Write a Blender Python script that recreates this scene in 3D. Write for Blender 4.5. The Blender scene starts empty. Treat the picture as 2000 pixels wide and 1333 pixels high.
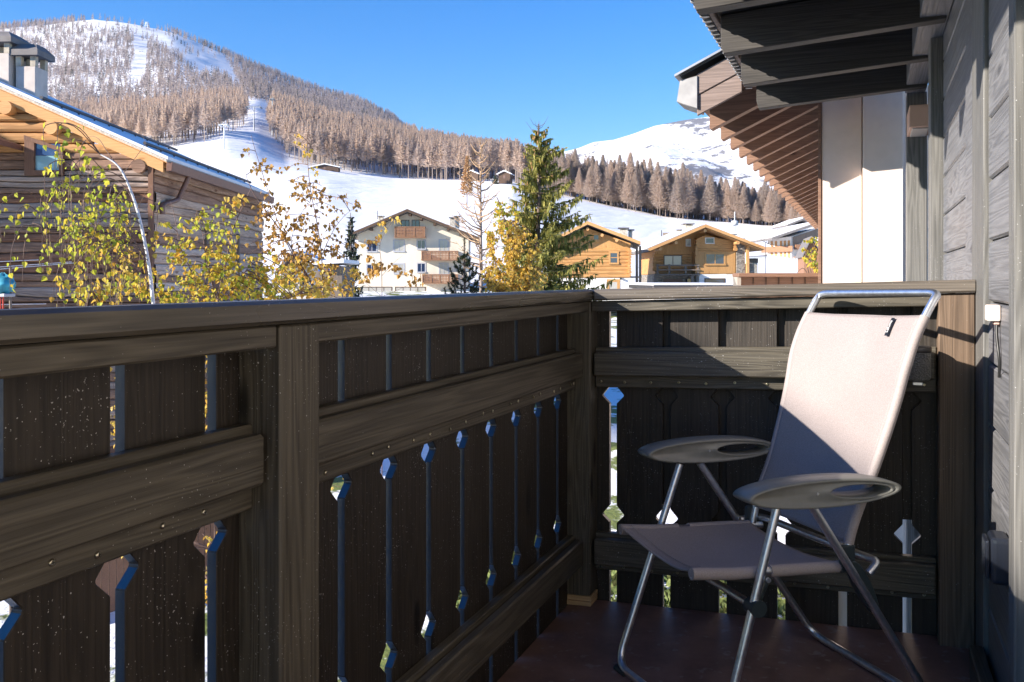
import bpy, bmesh, math, random
import numpy as np
from mathutils import Vector, Matrix, Euler

# ------------------------------------------------------------------ camera, sky, sun, exposure
scene = bpy.context.scene
COL = scene.collection
FPX, HY, EYE = 1750.0, 547.0, 1.13           # focal length and horizon in photo pixels, eye height
TH = math.atan((1695 - 1000) / FPX)
CT, ST = math.cos(TH), math.sin(TH)

cam_data = bpy.data.cameras.new("camera")
cam_data.sensor_width = 36.0
cam_data.lens = FPX / 2000 * 36
cam_data.shift_y = -(666.5 - HY) / 2000
cam_data.clip_start = 0.05
cam_data.clip_end = 20000
cam = bpy.data.objects.new("camera", cam_data)
cam.location = (0, 0, EYE)
cam.rotation_euler = (math.radians(90), 0, TH)
COL.objects.link(cam)
scene.camera = cam

SUN_TRAVEL = Vector((1.0, 0.98, -0.54)).normalized()
SUN_EL = math.asin(-SUN_TRAVEL.z)
SUN_AZ = math.atan2(-SUN_TRAVEL.x, -SUN_TRAVEL.y)      # measured from +Y towards +X
world = bpy.data.worlds.new("World")
scene.world = world
world.use_nodes = True
wnt = world.node_tree
bg = wnt.nodes["Background"]
sky = wnt.nodes.new("ShaderNodeTexSky")
sky.sky_type = 'NISHITA'
sky.sun_disc = False
sky.sun_elevation = SUN_EL
sky.sun_rotation = SUN_AZ
sky.altitude = 1000
sky.air_density = 1.3
sky.dust_density = 0.0
sky.ozone_density = 5.0
hsv = wnt.nodes.new("ShaderNodeHueSaturation")
hsv.inputs['Saturation'].default_value = 1.32
hsv.inputs['Hue'].default_value = 0.512
wnt.links.new(sky.outputs[0], hsv.inputs['Color'])
wnt.links.new(hsv.outputs[0], bg.inputs[0])
bg.inputs[1].default_value = 0.102

sun_data = bpy.data.lights.new("sun", 'SUN')
sun_data.energy = 5.0
sun_data.angle = math.radians(0.53)
sun_data.color = (1.0, 0.91, 0.80)
sun = bpy.data.objects.new("sun", sun_data)
sun.rotation_euler = SUN_TRAVEL.to_track_quat('-Z', 'Y').to_euler()
sun.location = (-20, -20, 20)
COL.objects.link(sun)

scene.view_settings.view_transform = 'Standard'
scene.view_settings.look = 'None'
scene.view_settings.exposure = 1.22
scene.view_settings.gamma = 1.0
scene.render.engine = 'CYCLES'
scene.cycles.max_bounces = 8
scene.cycles.transparent_max_bounces = 8
scene.cycles.sample_clamp_indirect = 6.0

# ------------------------------------------------------------------ helpers
def P(px, py, Z):
    """world point seen at photo pixel (px, py) at forward depth Z"""
    u = (px - 1000) / FPX; v = (HY - py) / FPX
    return Vector(((u * CT - ST) * Z, (u * ST + CT) * Z, EYE + v * Z))
def XY(px, Z):
    p = P(px, HY, Z); return p.x, p.y
def pxz(X, Y):
    Z = -X * ST + Y * CT; R = X * CT + Y * ST
    return 1000 + FPX * R / Z, Z
def rnd(a, b): return random.uniform(a, b)

class MB:
    """collects shapes, then links them as ONE mesh object"""
    def __init__(self, tf=None):
        self.v = []; self.f = []; self.s = []; self.m = []; self.tf = tf; self.mi = 0
    def add(self, vs, fs, smooth=False, mi=None):
        o = len(self.v)
        self.v += [tuple(p) for p in vs]
        mi = self.mi if mi is None else mi
        for f in fs:
            self.f.append(tuple(i + o for i in f)); self.s.append(smooth); self.m.append(mi)
        return self
    def box(self, x0, x1, y0, y1, z0, z1, mi=None):
        vs = [(x0,y0,z0),(x1,y0,z0),(x1,y1,z0),(x0,y1,z0),(x0,y0,z1),(x1,y0,z1),(x1,y1,z1),(x0,y1,z1)]
        return self.add(vs, [(0,3,2,1),(4,5,6,7),(0,1,5,4),(1,2,6,5),(2,3,7,6),(3,0,4,7)], False, mi)
    def hexa(self, bottom, top, mi=None):
        """4 bottom corners + 4 top corners, counter-clockwise from above"""
        return self.add(list(bottom) + list(top), [(0,3,2,1),(4,5,6,7),(0,1,5,4),(1,2,6,5),(2,3,7,6),(3,0,4,7)], False, mi)
    def prism(self, poly, ax, a0, a1, mi=None):
        """2-D polygon extruded along axis ax ('x': poly is (y,z); 'y': (x,z); 'z': (x,y))"""
        def mk(p, a):
            return (a, p[0], p[1]) if ax == 'x' else (p[0], a, p[1]) if ax == 'y' else (p[0], p[1], a)
        n = len(poly)
        vs = [mk(p, a0) for p in poly] + [mk(p, a1) for p in poly]
        fs = [tuple(range(n)), tuple(range(2 * n - 1, n - 1, -1))] + [(i, i + n, (i + 1) % n + n, (i + 1) % n) for i in range(n)]
        return self.add(vs, fs, False, mi)
    def tube(self, pts, r, n=10, mi=None, cap=True, smooth=True):
        pts = [Vector(p) for p in pts]
        rs = r if isinstance(r, (list, tuple)) else [r] * len(pts)
        vs = []; fs = []; up = None
        for i, p in enumerate(pts):
            d = (pts[min(i + 1, len(pts) - 1)] - pts[max(i - 1, 0)])
            if d.length < 1e-9: d = Vector((0, 0, 1))
            d.normalize()
            if up is None:
                up = Vector((0, 0, 1)) if abs(d.z) < 0.9 else Vector((1, 0, 0))
            sx = d.cross(up)
            if sx.length < 1e-6: sx = d.cross(Vector((0.3, 0.9, 0.2)))
            sx.normalize(); up = sx.cross(d).normalized()
            for k in range(n):
                a = 2 * math.pi * k / n
                vs.append(p + (sx * math.cos(a) + up * math.sin(a)) * rs[i])
        for i in range(len(pts) - 1):
            for k in range(n):
                a = i * n + k; b = i * n + (k + 1) % n
                fs.append((a, b, b + n, a + n))
        self.add(vs, fs, smooth, mi)
        if cap:
            o = len(pts) - 1
            self.add(vs[:n], [tuple(range(n - 1, -1, -1))], False, mi)
            self.add(vs[o * n:], [tuple(range(n))], False, mi)
        return self
    def cyl(self, c, r, z0, z1, n=20, mi=None, r1=None):
        return self.tube([(c[0], c[1], z0), (c[0], c[1], z1)], [r, r if r1 is None else r1], n, mi)
    def build(self, name, mats, parent=None, bevel=0.0, origin=None, seg=1, tf=None):
        V = self.v
        tf = tf or self.tf
        if tf: V = [tf(p) for p in V]
        if origin is not None:
            V = [(p[0] - origin[0], p[1] - origin[1], p[2] - origin[2]) for p in V]
        me = bpy.data.meshes.new(name)
        me.from_pydata([tuple(p) for p in V], [], self.f)
        if not isinstance(mats, (list, tuple)): mats = [mats]
        for m in mats: me.materials.append(m)
        me.polygons.foreach_set("use_smooth", self.s)
        me.polygons.foreach_set("material_index", self.m)
        me.update()
        if bevel > 0:
            bm = bmesh.new(); bm.from_mesh(me)
            bmesh.ops.bevel(bm, geom=list(bm.edges), offset=bevel, segments=seg, affect='EDGES', profile=0.6, clamp_overlap=True)
            bm.to_mesh(me); bm.free()
        o = bpy.data.objects.new(name, me)
        COL.objects.link(o)
        if parent is not None: o.parent = parent
        return o

def tag(o, label=None, cat=None, group=None, kind=None):
    if label: o["label"] = label
    if cat: o["category"] = cat
    if group: o["group"] = group
    if kind: o["kind"] = kind
    return o
def thing(name, label, cat, loc=(0, 0, 0), rz=0.0, group=None):
    o = bpy.data.objects.new(name, None)
    o.empty_display_size = 0.1
    o.location = loc; o.rotation_euler = (0, 0, rz)
    COL.objects.link(o)
    return tag(o, label, cat, group)
def part_copy(src, parent, loc=None):
    c = src.copy(); COL.objects.link(c); c.parent = parent
    if loc is not None: c.location = loc
    return c
def bend(pts, rad, n=6):
    """polyline with its inner corners rounded"""
    pts = [Vector(p) for p in pts]
    out = [pts[0]]
    for i in range(1, len(pts) - 1):
        a, b, c = pts[i - 1], pts[i], pts[i + 1]
        r = rad if not isinstance(rad, (list, tuple)) else rad[i - 1]
        la = min(r, (a - b).length * .49); lc = min(r, (c - b).length * .49)
        p0 = b + (a - b).normalized() * la; p1 = b + (c - b).normalized() * lc
        for k in range(n + 1):
            t = k / n
            out.append(p0 * (1 - t) ** 2 + b * 2 * t * (1 - t) + p1 * t * t)
    out.append(pts[-1])
    return out
def spline(pts, n=8):
    pts = [Vector(p) for p in pts]; out = []
    for i in range(len(pts) - 1):
        p0 = pts[max(i - 1, 0)]; p1 = pts[i]; p2 = pts[i + 1]; p3 = pts[min(i + 2, len(pts) - 1)]
        for k in range(n):
            t = k / n
            out.append(0.5 * ((2 * p1) + (p2 - p0) * t + (2 * p0 - 5 * p1 + 4 * p2 - p3) * t * t + (3 * p1 - p0 - 3 * p2 + p3) * t ** 3))
    out.append(pts[-1]); return out

# ------------------------------------------------------------------ materials
def new_mat(name):
    m = bpy.data.materials.new(name); m.use_nodes = True
    nt = m.node_tree
    return m, nt, nt.nodes["Principled BSDF"]
def simple(name, col, rough=0.6, metal=0.0, var=0.0, scale=8.0, bump=0.0, spec=0.5):
    m, nt, b = new_mat(name)
    b.inputs['Roughness'].default_value = rough; b.inputs['Metallic'].default_value = metal
    b.inputs['Specular IOR Level'].default_value = spec
    N = nt.nodes; L = nt.links
    tc = N.new('ShaderNodeTexCoord'); no = N.new('ShaderNodeTexNoise')
    no.inputs['Scale'].default_value = scale; no.inputs['Detail'].default_value = 5
    L.new(tc.outputs['Object'], no.inputs['Vector'])
    r = N.new('ShaderNodeValToRGB')
    r.color_ramp.elements[0].position = .3; r.color_ramp.elements[1].position = .7
    r.color_ramp.elements[0].color = tuple(c * (1 - var) for c in col) + (1,)
    r.color_ramp.elements[1].color = tuple(min(1, c * (1 + var)) for c in col) + (1,)
    L.new(no.outputs['Fac'], r.inputs['Fac']); L.new(r.outputs['Color'], b.inputs['Base Color'])
    if bump:
        bp = N.new('ShaderNodeBump'); bp.inputs['Strength'].default_value = bump; bp.inputs['Distance'].default_value = 0.02
        L.new(no.outputs['Fac'], bp.inputs['Height']); L.new(bp.outputs['Normal'], b.inputs['Normal'])
    return m
def wood(name, dark, light, grain='z', rough=0.5, fine=80.0, rings=24.0, speck=0.0, bump=0.35, knots=True, spec=0.4, ring_amt=0.22, big=1.0, tone=3.0, tone_amt=.38):
    m, nt, b = new_mat(name)
    N = nt.nodes; L = nt.links
    b.inputs['Roughness'].default_value = rough; b.inputs['Specular IOR Level'].default_value = spec
    tc = N.new('ShaderNodeTexCoord')
    def mapped(al, ac):
        mp = N.new('ShaderNodeMapping')
        sc = [ac, ac, ac]; sc['xyz'.index(grain)] = al
        mp.inputs['Scale'].default_value = sc
        mp.inputs['Rotation'].default_value = (.02, .017, .013)
        L.new(tc.outputs['Object'], mp.inputs['Vector']); return mp
    # fine grain streaks
    m1 = mapped(1.6 * big, fine * big)
    n1 = N.new('ShaderNodeTexNoise'); n1.inputs['Scale'].default_value = 2.2; n1.inputs['Detail'].default_value = 6; n1.inputs['Roughness'].default_value = .65
    L.new(m1.outputs[0], n1.inputs['Vector'])
    # growth rings: slow noise turned into contour bands
    m2 = mapped(.55 * big, rings * big)
    n2 = N.new('ShaderNodeTexNoise'); n2.inputs['Scale'].default_value = 1.0; n2.inputs['Detail'].default_value = 1.0
    L.new(m2.outputs[0], n2.inputs['Vector'])
    mu = N.new('ShaderNodeMath'); mu.operation = 'MULTIPLY'; mu.inputs[1].default_value = 62
    ringsrc = n2.outputs['Fac']; knot = None
    if knots:                                   # growth rings swirl round sparse knots
        mk = mapped(2.1 * big, 6.5 * big)
        vo = N.new('ShaderNodeTexVoronoi'); vo.inputs['Scale'].default_value = 1.0; vo.inputs['Randomness'].default_value = 1.0
        L.new(mk.outputs[0], vo.inputs['Vector'])
        kr = N.new('ShaderNodeMapRange'); kr.inputs[1].default_value = .0; kr.inputs[2].default_value = .55; kr.inputs[3].default_value = .17; kr.inputs[4].default_value = 0
        kr.interpolation_type = 'SMOOTHSTEP'
        L.new(vo.outputs['Distance'], kr.inputs[0])
        ka = N.new('ShaderNodeMath'); ka.operation = 'ADD'; L.new(n2.outputs['Fac'], ka.inputs[0]); L.new(kr.outputs[0], ka.inputs[1]); ringsrc = ka.outputs[0]
        kk = N.new('ShaderNodeMapRange'); kk.inputs[1].default_value = .06; kk.inputs[2].default_value = .13; L.new(vo.outputs['Distance'], kk.inputs[0]); knot = kk.outputs[0]
    L.new(ringsrc, mu.inputs[0])
    si = N.new('ShaderNodeMath'); si.operation = 'SINE'; L.new(mu.outputs[0], si.inputs[0])
    ma = N.new('ShaderNodeMapRange'); ma.inputs[1].default_value = -1; ma.inputs[2].default_value = 1
    L.new(si.outputs[0], ma.inputs[0])
    mx = N.new('ShaderNodeMix'); mx.data_type = 'FLOAT'; mx.inputs[0].default_value = ring_amt
    L.new(n1.outputs['Fac'], mx.inputs[2]); L.new(ma.outputs[0], mx.inputs[3])
    # slow tone change
    m3 = mapped(.8 * big, tone * big)
    n3 = N.new('ShaderNodeTexNoise'); n3.inputs['Scale'].default_value = 1.3; n3.inputs['Detail'].default_value = 3
    L.new(m3.outputs[0], n3.inputs['Vector'])
    ad = N.new('ShaderNodeMath'); ad.operation = 'MULTIPLY_ADD'; ad.inputs[1].default_value = tone_amt
    L.new(n3.outputs['Fac'], ad.inputs[0]); 
    su = N.new('ShaderNodeMath'); su.operation = 'SUBTRACT'; su.inputs[1].default_value = tone_amt * .5
    L.new(mx.outputs[0], su.inputs[0]); L.new(su.outputs[0], ad.inputs[2])
    r = N.new('ShaderNodeValToRGB')
    r.color_ramp.elements[0].position = .12; r.color_ramp.elements[1].position = .85
    r.color_ramp.elements[0].color = tuple(dark) + (1,); r.color_ramp.elements[1].color = tuple(light) + (1,)
    fac = ad.outputs[0]
    if knot is not None:
        km = N.new('ShaderNodeMath'); km.operation = 'MULTIPLY'; L.new(fac, km.inputs[0]); L.new(knot, km.inputs[1]); fac = km.outputs[0]
    L.new(fac, r.inputs['Fac'])
    col = r.outputs['Color']
    if speck > 0:
        ns = N.new('ShaderNodeTexNoise'); ns.inputs['Scale'].default_value = 260; ns.inputs['Detail'].default_value = 1
        L.new(tc.outputs['Object'], ns.inputs['Vector'])
        nb = N.new('ShaderNodeTexNoise'); nb.inputs['Scale'].default_value = 6; L.new(tc.outputs['Object'], nb.inputs['Vector'])
        sm = N.new('ShaderNodeMath'); sm.operation = 'MULTIPLY_ADD'; sm.inputs[1].default_value = .25
        L.new(nb.outputs['Fac'], sm.inputs[0]); L.new(ns.outputs['Fac'], sm.inputs[2])
        rr = N.new('ShaderNodeMapRange'); rr.inputs[1].default_value = .93 - speck * .12; rr.inputs[2].default_value = .97 - speck * .1
        L.new(sm.outputs[0], rr.inputs[0])
        mc = N.new('ShaderNodeMix'); mc.data_type = 'RGBA'
        L.new(rr.outputs[0], mc.inputs[0]); L.new(col, mc.inputs[6]); mc.inputs[7].default_value = (.5, .5, .5, 1)
        col = mc.outputs[2]
    L.new(col, b.inputs['Base Color'])
    bp = N.new('ShaderNodeBump'); bp.inputs['Strength'].default_value = bump; bp.inputs['Distance'].default_value = .003 / big
    L.new(mx.outputs[0], bp.inputs['Height']); L.new(bp.outputs['Normal'], b.inputs['Normal'])
    rg = N.new('ShaderNodeMapRange'); rg.inputs[3].default_value = rough - .1; rg.inputs[4].default_value = min(1, rough + .18)
    L.new(n3.outputs['Fac'], rg.inputs[0]); L.new(rg.outputs[0], b.inputs['Roughness'])
    return m
def leafy(name, cols, trans=0.35, rough=.6):
    """foliage: colour differs from leaf to leaf"""
    m, nt, b = new_mat(name)
    N = nt.nodes; L = nt.links
    ge = N.new('ShaderNodeNewGeometry')
    r = N.new('ShaderNodeValToRGB'); r.color_ramp.interpolation = 'LINEAR'
    n = len(cols)
    for i, c in enumerate(cols):
        e = r.color_ramp.elements[i] if i < 2 else r.color_ramp.elements.new(i / (n - 1))
        e.position = i / (n - 1); e.color = tuple(c) + (1,)
    L.new(ge.outputs['Random Per Island'], r.inputs['Fac'])
    L.new(r.outputs['Color'], b.inputs['Base Color'])
    b.inputs['Roughness'].default_value = rough; b.inputs['Specular IOR Level'].default_value = .25
    if trans > 0:
        tr = N.new('ShaderNodeBsdfTranslucent'); L.new(r.outputs['Color'], tr.inputs['Color'])
        mix = N.new('ShaderNodeMixShader'); mix.inputs[0].default_value = trans
        out = N['Material Output']
        L.new(b.outputs[0], mix.inputs[1]); L.new(tr.outputs[0], mix.inputs[2]); L.new(mix.outputs[0], out.inputs['Surface'])
    return m
def glass_pane(name, col=(.03, .05, .08), rough=.03):
    m, nt, b = new_mat(name)
    b.inputs['Base Color'].default_value = tuple(col) + (1,); b.inputs['Roughness'].default_value = rough
    b.inputs['Specular IOR Level'].default_value = 1.0; b.inputs['Coat Weight'].default_value = .6
    return m

DK, LT = (.015, .013, .0105), (.150, .134, .104)
M = {}
M['stain_x'] = wood('stained_wood_x', DK, LT, 'x', .42, speck=.55)
M['stain_y'] = wood('stained_wood_y', DK, LT, 'y', .42, speck=.25)
M['stain_z'] = wood('stained_wood_z', DK, LT, 'z', .45, speck=.6)
M['board_z'] = wood('stained_board_z', (.006, .0052, .0045), (.050, .041, .033), 'z', .5, speck=.6)
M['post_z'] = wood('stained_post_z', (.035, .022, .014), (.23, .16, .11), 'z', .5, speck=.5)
M['board_edge'] = simple('sky_tinted_board_edge', (.014, .017, .024), .32, 0, .15, 30, .1, 1.0)  # blue tint and gloss stand in for sky reflected on the cut edges
M['cap_y'] = wood('cap_rail_wood', DK, LT, 'y', .24, speck=.2, spec=.7, bump=.2)
M['cap_x'] = wood('cap_rail_wood_x', (.03, .026, .022), (.2, .17, .14), 'x', .3, speck=.5, spec=.6, bump=.25)
M['clad_y'] = wood('cladding_wood', (.065, .067, .073), (.225, .226, .238), 'y', .42, speck=.5, fine=70, rings=22, ring_amt=.25, bump=.4, spec=.6)
M['trim_z'] = wood('trim_wood', (.055, .055, .053), (.22, .216, .205), 'z', .5, speck=.5)
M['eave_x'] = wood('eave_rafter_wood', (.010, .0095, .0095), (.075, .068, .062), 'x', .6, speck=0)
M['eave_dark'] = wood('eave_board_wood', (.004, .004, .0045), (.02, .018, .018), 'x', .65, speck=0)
M['eave_brown'] = wood('brown_rafter_wood', (.10, .05, .032), (.30, .175, .115), 'x', .6, speck=0)
M['barge'] = wood('weathered_board_wood', (.09, .065, .055), (.30, .225, .19), 'x', .7, speck=.2)
M['raw'] = wood('raw_pine', (.36, .23, .11), (.62, .44, .25), 'x', .6)
M['screw'] = simple('zinc_screw', (.62, .58, .45), .3, 1.0)
M['alu'] = simple('brushed_aluminium', (.80, .82, .85), .36, 1.0, .12, 60, 0.0)
M['plastic'] = simple('grey_green_plastic', (.20, .20, .18), .36, 0, .08, 40, .05)
M['hinge'] = simple('dark_teal_plastic', (.03, .042, .046), .35, 0, .1, 30)
M['black'] = simple('black_plastic', (.012, .012, .012), .4)
M['white_render'] = simple('white_render', (.74, .62, .54), .9, 0, .03, 14, .15)
M['metal_grey'] = simple('grey_sheet_metal', (.36, .36, .37), .4, .8, .1, 6)
M['dark_metal'] = simple('dark_metal', (.09, .085, .085), .45, .6)
M['copper'] = simple('peach_painted_metal', (.66, .42, .31), .5, 0, .05)

def fabric_mat():
    m, nt, b = new_mat('taupe_mesh_fabric')
    N = nt.nodes; L = nt.links
    tc = N.new('ShaderNodeTexCoord')
    ch = N.new('ShaderNodeTexNoise'); ch.inputs['Scale'].default_value = 420; ch.inputs['Detail'].default_value = 2
    L.new(tc.outputs['Object'], ch.inputs['Vector'])
    st = N.new('ShaderNodeTexNoise'); st.inputs['Scale'].default_value = 5; st.inputs['Detail'].default_value = 4
    L.new(tc.outputs['Object'], st.inputs['Vector'])
    mx = N.new('ShaderNodeMath'); mx.operation = 'MULTIPLY_ADD'; mx.inputs[1].default_value = .3
    L.new(st.outputs['Fac'], mx.inputs[0]); L.new(ch.outputs['Fac'], mx.inputs[2])
    r = N.new('ShaderNodeValToRGB'); r.color_ramp.elements[0].position = .4; r.color_ramp.elements[1].position = .9
    r.color_ramp.elements[0].color = (.225, .195, .19, 1); r.color_ramp.elements[1].color = (.355, .308, .30, 1)
    L.new(mx.outputs[0], r.inputs['Fac']); L.new(r.outputs['Color'], b.inputs['Base Color'])
    b.inputs['Roughness'].default_value = .7
    bp = N.new('ShaderNodeBump'); bp.inputs['Strength'].default_value = .25; bp.inputs['Distance'].default_value = .002
    L.new(ch.outputs['Fac'], bp.inputs['Height']); L.new(bp.outputs['Normal'], b.inputs['Normal'])
    return m
M['fabric'] = fabric_mat()
M['fabric_edge'] = simple('taupe_fabric_hem', (.325, .283, .275), .65, 0, .12, 300, .1)

def floor_mat():
    m, nt, b = new_mat('purple_brown_floor')
    N = nt.nodes; L = nt.links
    tc = N.new('ShaderNodeTexCoord')
    n = N.new('ShaderNodeTexNoise'); n.inputs['Scale'].default_value = 7; n.inputs['Detail'].default_value = 8; n.inputs['Roughness'].default_value = .7
    L.new(tc.outputs['Object'], n.inputs['Vector'])
    r = N.new('ShaderNodeValToRGB'); r.color_ramp.elements[0].position = .3; r.color_ramp.elements[1].position = .75
    r.color_ramp.elements[0].color = (.13, .075, .068, 1); r.color_ramp.elements[1].color = (.29, .18, .155, 1)
    L.new(n.outputs['Fac'], r.inputs['Fac'])
    n2 = N.new('ShaderNodeTexNoise'); n2.inputs['Scale'].default_value = 26; n2.inputs['Detail'].default_value = 2
    L.new(tc.outputs['Object'], n2.inputs['Vector'])
    sp = N.new('ShaderNodeMapRange'); sp.inputs[1].default_value = .63; sp.inputs[2].default_value = .70
    L.new(n2.outputs['Fac'], sp.inputs[0])
    mc = N.new('ShaderNodeMix'); mc.data_type = 'RGBA'
    L.new(sp.outputs[0], mc.inputs[0]); L.new(r.outputs['Color'], mc.inputs[6]); mc.inputs[7].default_value = (.25, .20, .19, 1)
    L.new(mc.outputs[2], b.inputs['Base Color'])
    rg = N.new('ShaderNodeMapRange'); rg.inputs[3].default_value = .42; rg.inputs[4].default_value = .65
    L.new(n.outputs['Fac'], rg.inputs[0]); L.new(rg.outputs[0], b.inputs['Roughness'])
    bp = N.new('ShaderNodeBump'); bp.inputs['Strength'].default_value = .15; bp.inputs['Distance'].default_value = .003
    L.new(n.outputs['Fac'], bp.inputs['Height']); L.new(bp.outputs['Normal'], b.inputs['Normal'])
    return m
M['floor'] = floor_mat()

# ------------------------------------------------------------------ balcony: floor, railings
TILT = 0.029                                   # the balcony falls slightly outwards
def tl(p): return (p[0], p[1], p[2] + TILT * (p[0] + .89))

fl = MB(); nx, ny = 2, 2
fl.box(-.972, .36, -2.2, 3.052, -.10, 0.0)
tag(fl.build('balcony_floor', M['floor'], None, tf=tl, origin=None), kind='structure')

GAPW, GS = .013, .1911
D_TOP, D_BOT = .721, .302
def board_poly(t0, t1, n0=True, n1=True, zb=-.2, zt=1.022):
    """one fence board outline in (t, z) with half-diamond notches on its edges"""
    p = [(t0, zb), (t1, zb)]
    for zc in (D_BOT, D_TOP):
        if n1: p += [(t1, zc - .0275), (t1 - .0255, zc - .002), (t1 - .0255, zc + .003), (t1, zc + .033)]
    p += [(t1, zt), (t0, zt)]
    for zc in (D_TOP, D_BOT):
        if n0: p += [(t0, zc + .033), (t0 + .0255, zc + .003), (t0 + .0255, zc - .002), (t0, zc - .0275)]
    return p
def bev(mb, *a, **k): return mb.build(*a, **k)

screw_mb = MB()
screw_mb.tube([(0, 0, 0), (0, 0, .0022), (0, 0, .0030)], [.0048, .0048, .0032], 12)
screw_mb.box(-.0026, .0026, -.0006, .0006, .0029, .0033, mi=1); screw_mb.box(-.0006, .0006, -.0026, .0026, .0029, .0033, mi=1)
screw_mesh = None
def add_screw(parent, loc, axis):
    global screw_mesh
    if screw_mesh is None:
        o = screw_mb.build('screw', [M['screw'], M['black']], parent); screw_mesh = o.data
    else:
        o = bpy.data.objects.new('screw', screw_mesh); COL.objects.link(o); o.parent = parent
    o.location = loc
    o.rotation_euler = (0, math.radians(90), random.random()) if axis == 'x' else (math.radians(90), 0, 0)
    return o

# side railing, runs along Y at the outer edge
XB = .975
O1 = (-.98, 2.976, 0.0)
R1 = thing('balcony_railing', 'long dark stained wooden balcony railing running along the left side', 'railing', O1)
def p1(mb, name, mat, bevel=.003): return mb.build(name, mat, R1, bevel=bevel, origin=O1, tf=tl)
p1(MB().box(-1.07, -.877, -2.2, 3.13, 1.058, 1.0966), 'cap_rail', M['cap_y'], .006)
posts_y = [(1.2205, 1.334), (-.55, -.437)]
ends = [-2.2] + sum([[a, b] for a, b in reversed(posts_y)], []) + [2.976]
for a, b in posts_y + [(2.976, 3.071)]:
    p1(MB().box(-.978, -.891, a, b, -.12 if b < 2.9 else .036, 1.056), 'post', M['stain_z'], .004)
for i in range(0, len(ends), 2):
    a, b = ends[i] + .001, ends[i + 1] - .001
    p1(MB().box(-.945, -.897, a, b, 1.0195, 1.056), 'upper_rail', M['stain_y'])
    p1(MB().box(-.944, -.9145, a + .006, b - .008, .796, .879), 'middle_rail', M['stain_y'], .005)
    p1(MB().box(-.9735, -.9455, a, b, .753, .893), 'middle_batten', M['stain_y'])
    p1(MB().box(-.944, -.9145, a + .006, b - .008, .1425, .233), 'lower_rail', M['stain_y'], .005)
    p1(MB().box(-.9735, -.9455, a, b, .116, .245), 'lower_batten', M['stain_y'])
g0 = XB * 1.588 - GAPW                       # centre of the first gap beyond the post
gaps = [g0 + GS * k for k in range(-20, 8) if k != -1]      # no gap shows behind the post
lims = [-2.2] + gaps + [2.985]
for i in range(len(lims) - 1):
    t0 = lims[i] + (GAPW if i > 0 else 0); t1 = lims[i + 1] - (GAPW if i < len(lims) - 2 else 0)
    if t1 < .25: continue
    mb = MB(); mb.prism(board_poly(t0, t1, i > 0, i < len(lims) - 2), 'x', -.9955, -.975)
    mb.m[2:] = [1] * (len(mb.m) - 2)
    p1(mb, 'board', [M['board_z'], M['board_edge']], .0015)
    w = t1 - t0
    for q in (.28, .74):
        add_screw(R1, Vector(tl((-.9455, t0 + w * q + rnd(-.01, .01), .774 + rnd(-.006, .006)))) - Vector(O1), 'x')
    
# end railing, runs along X at the far end
O2 = (-.89, 2.976, 0.0)
R2 = thing('balcony_railing', 'short dark wooden railing with notched boards behind the folding chair', 'railing', O2)
def p2(mb, name, mat, bevel=.003): return mb.build(name, mat, R2, bevel=bevel, origin=O2, tf=tl)
p2(MB().box(-.8765, .30, 2.958, 3.13, 1.058, 1.0966), 'cap_rail', M['cap_x'], .006)
p2(MB().box(.1977, .2966, 2.976, 3.071, -.01, 1.056), 'post', M['post_z'], .004)
p2(MB().box(-.889, .196, 2.982, 3.03, 1.0195, 1.056), 'upper_rail', M['stain_x'])
p2(MB().box(-.884, .19, 2.99, 3.0285, .796, .879), 'middle_rail', M['stain_x'], .005)
p2(MB().box(-.889, .196, 3.03, 3.0585, .753, .893), 'middle_batten', M['stain_x'])
p2(MB().box(-.884, .192, 2.99, 3.0285, .1425, .233), 'lower_rail', M['stain_x'], .005)
p2(MB().box(-.889, .196, 3.03, 3.0585, .116, .245), 'lower_batten', M['stain_x'])
bg_ = [-.833 + .1895 * k for k in range(6)]
lims = [-.97] + bg_ + [.32]
for i in range(len(lims) - 1):
    t0 = lims[i] + (GAPW if i else 0); t1 = lims[i + 1] - (GAPW if i < len(lims) - 2 else 0)
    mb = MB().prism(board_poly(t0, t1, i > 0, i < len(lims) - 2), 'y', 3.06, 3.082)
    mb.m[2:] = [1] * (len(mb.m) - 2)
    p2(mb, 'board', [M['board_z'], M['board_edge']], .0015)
    for q in (.2, .8):
        x = t0 + (t1 - t0) * q
        if -.88 < x < .19:
            for z in (.774, .128):
                add_screw(R2, Vector(tl((x + rnd(-.006, .006), 3.0298, z + rnd(-.004, .004)))) - Vector(O2), 'y')
for k in range(1, 6):
    p2(MB().box(bg_[k] - .040, bg_[k] + .040, 3.083, 3.10, .345 if k != 2 else .13, 1.02), 'cover_strip', M['board_z'], .001)
# raw shim block under the corner post
sh = thing('wood_shim', 'raw pine shim block wedged under the corner post', 'wood block', (-.93, 3.02, 0))
for z0, z1, d in ((.0012, .017, 0), (.0175, .0345, .003)):
    MB().box(-.979 + d, -.889 + d * .3, 2.974 + d, 3.06, z0, z1).build('block', M['raw'], sh, bevel=.0015, origin=(-.93, 3.02, 0), tf=tl)
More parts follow.
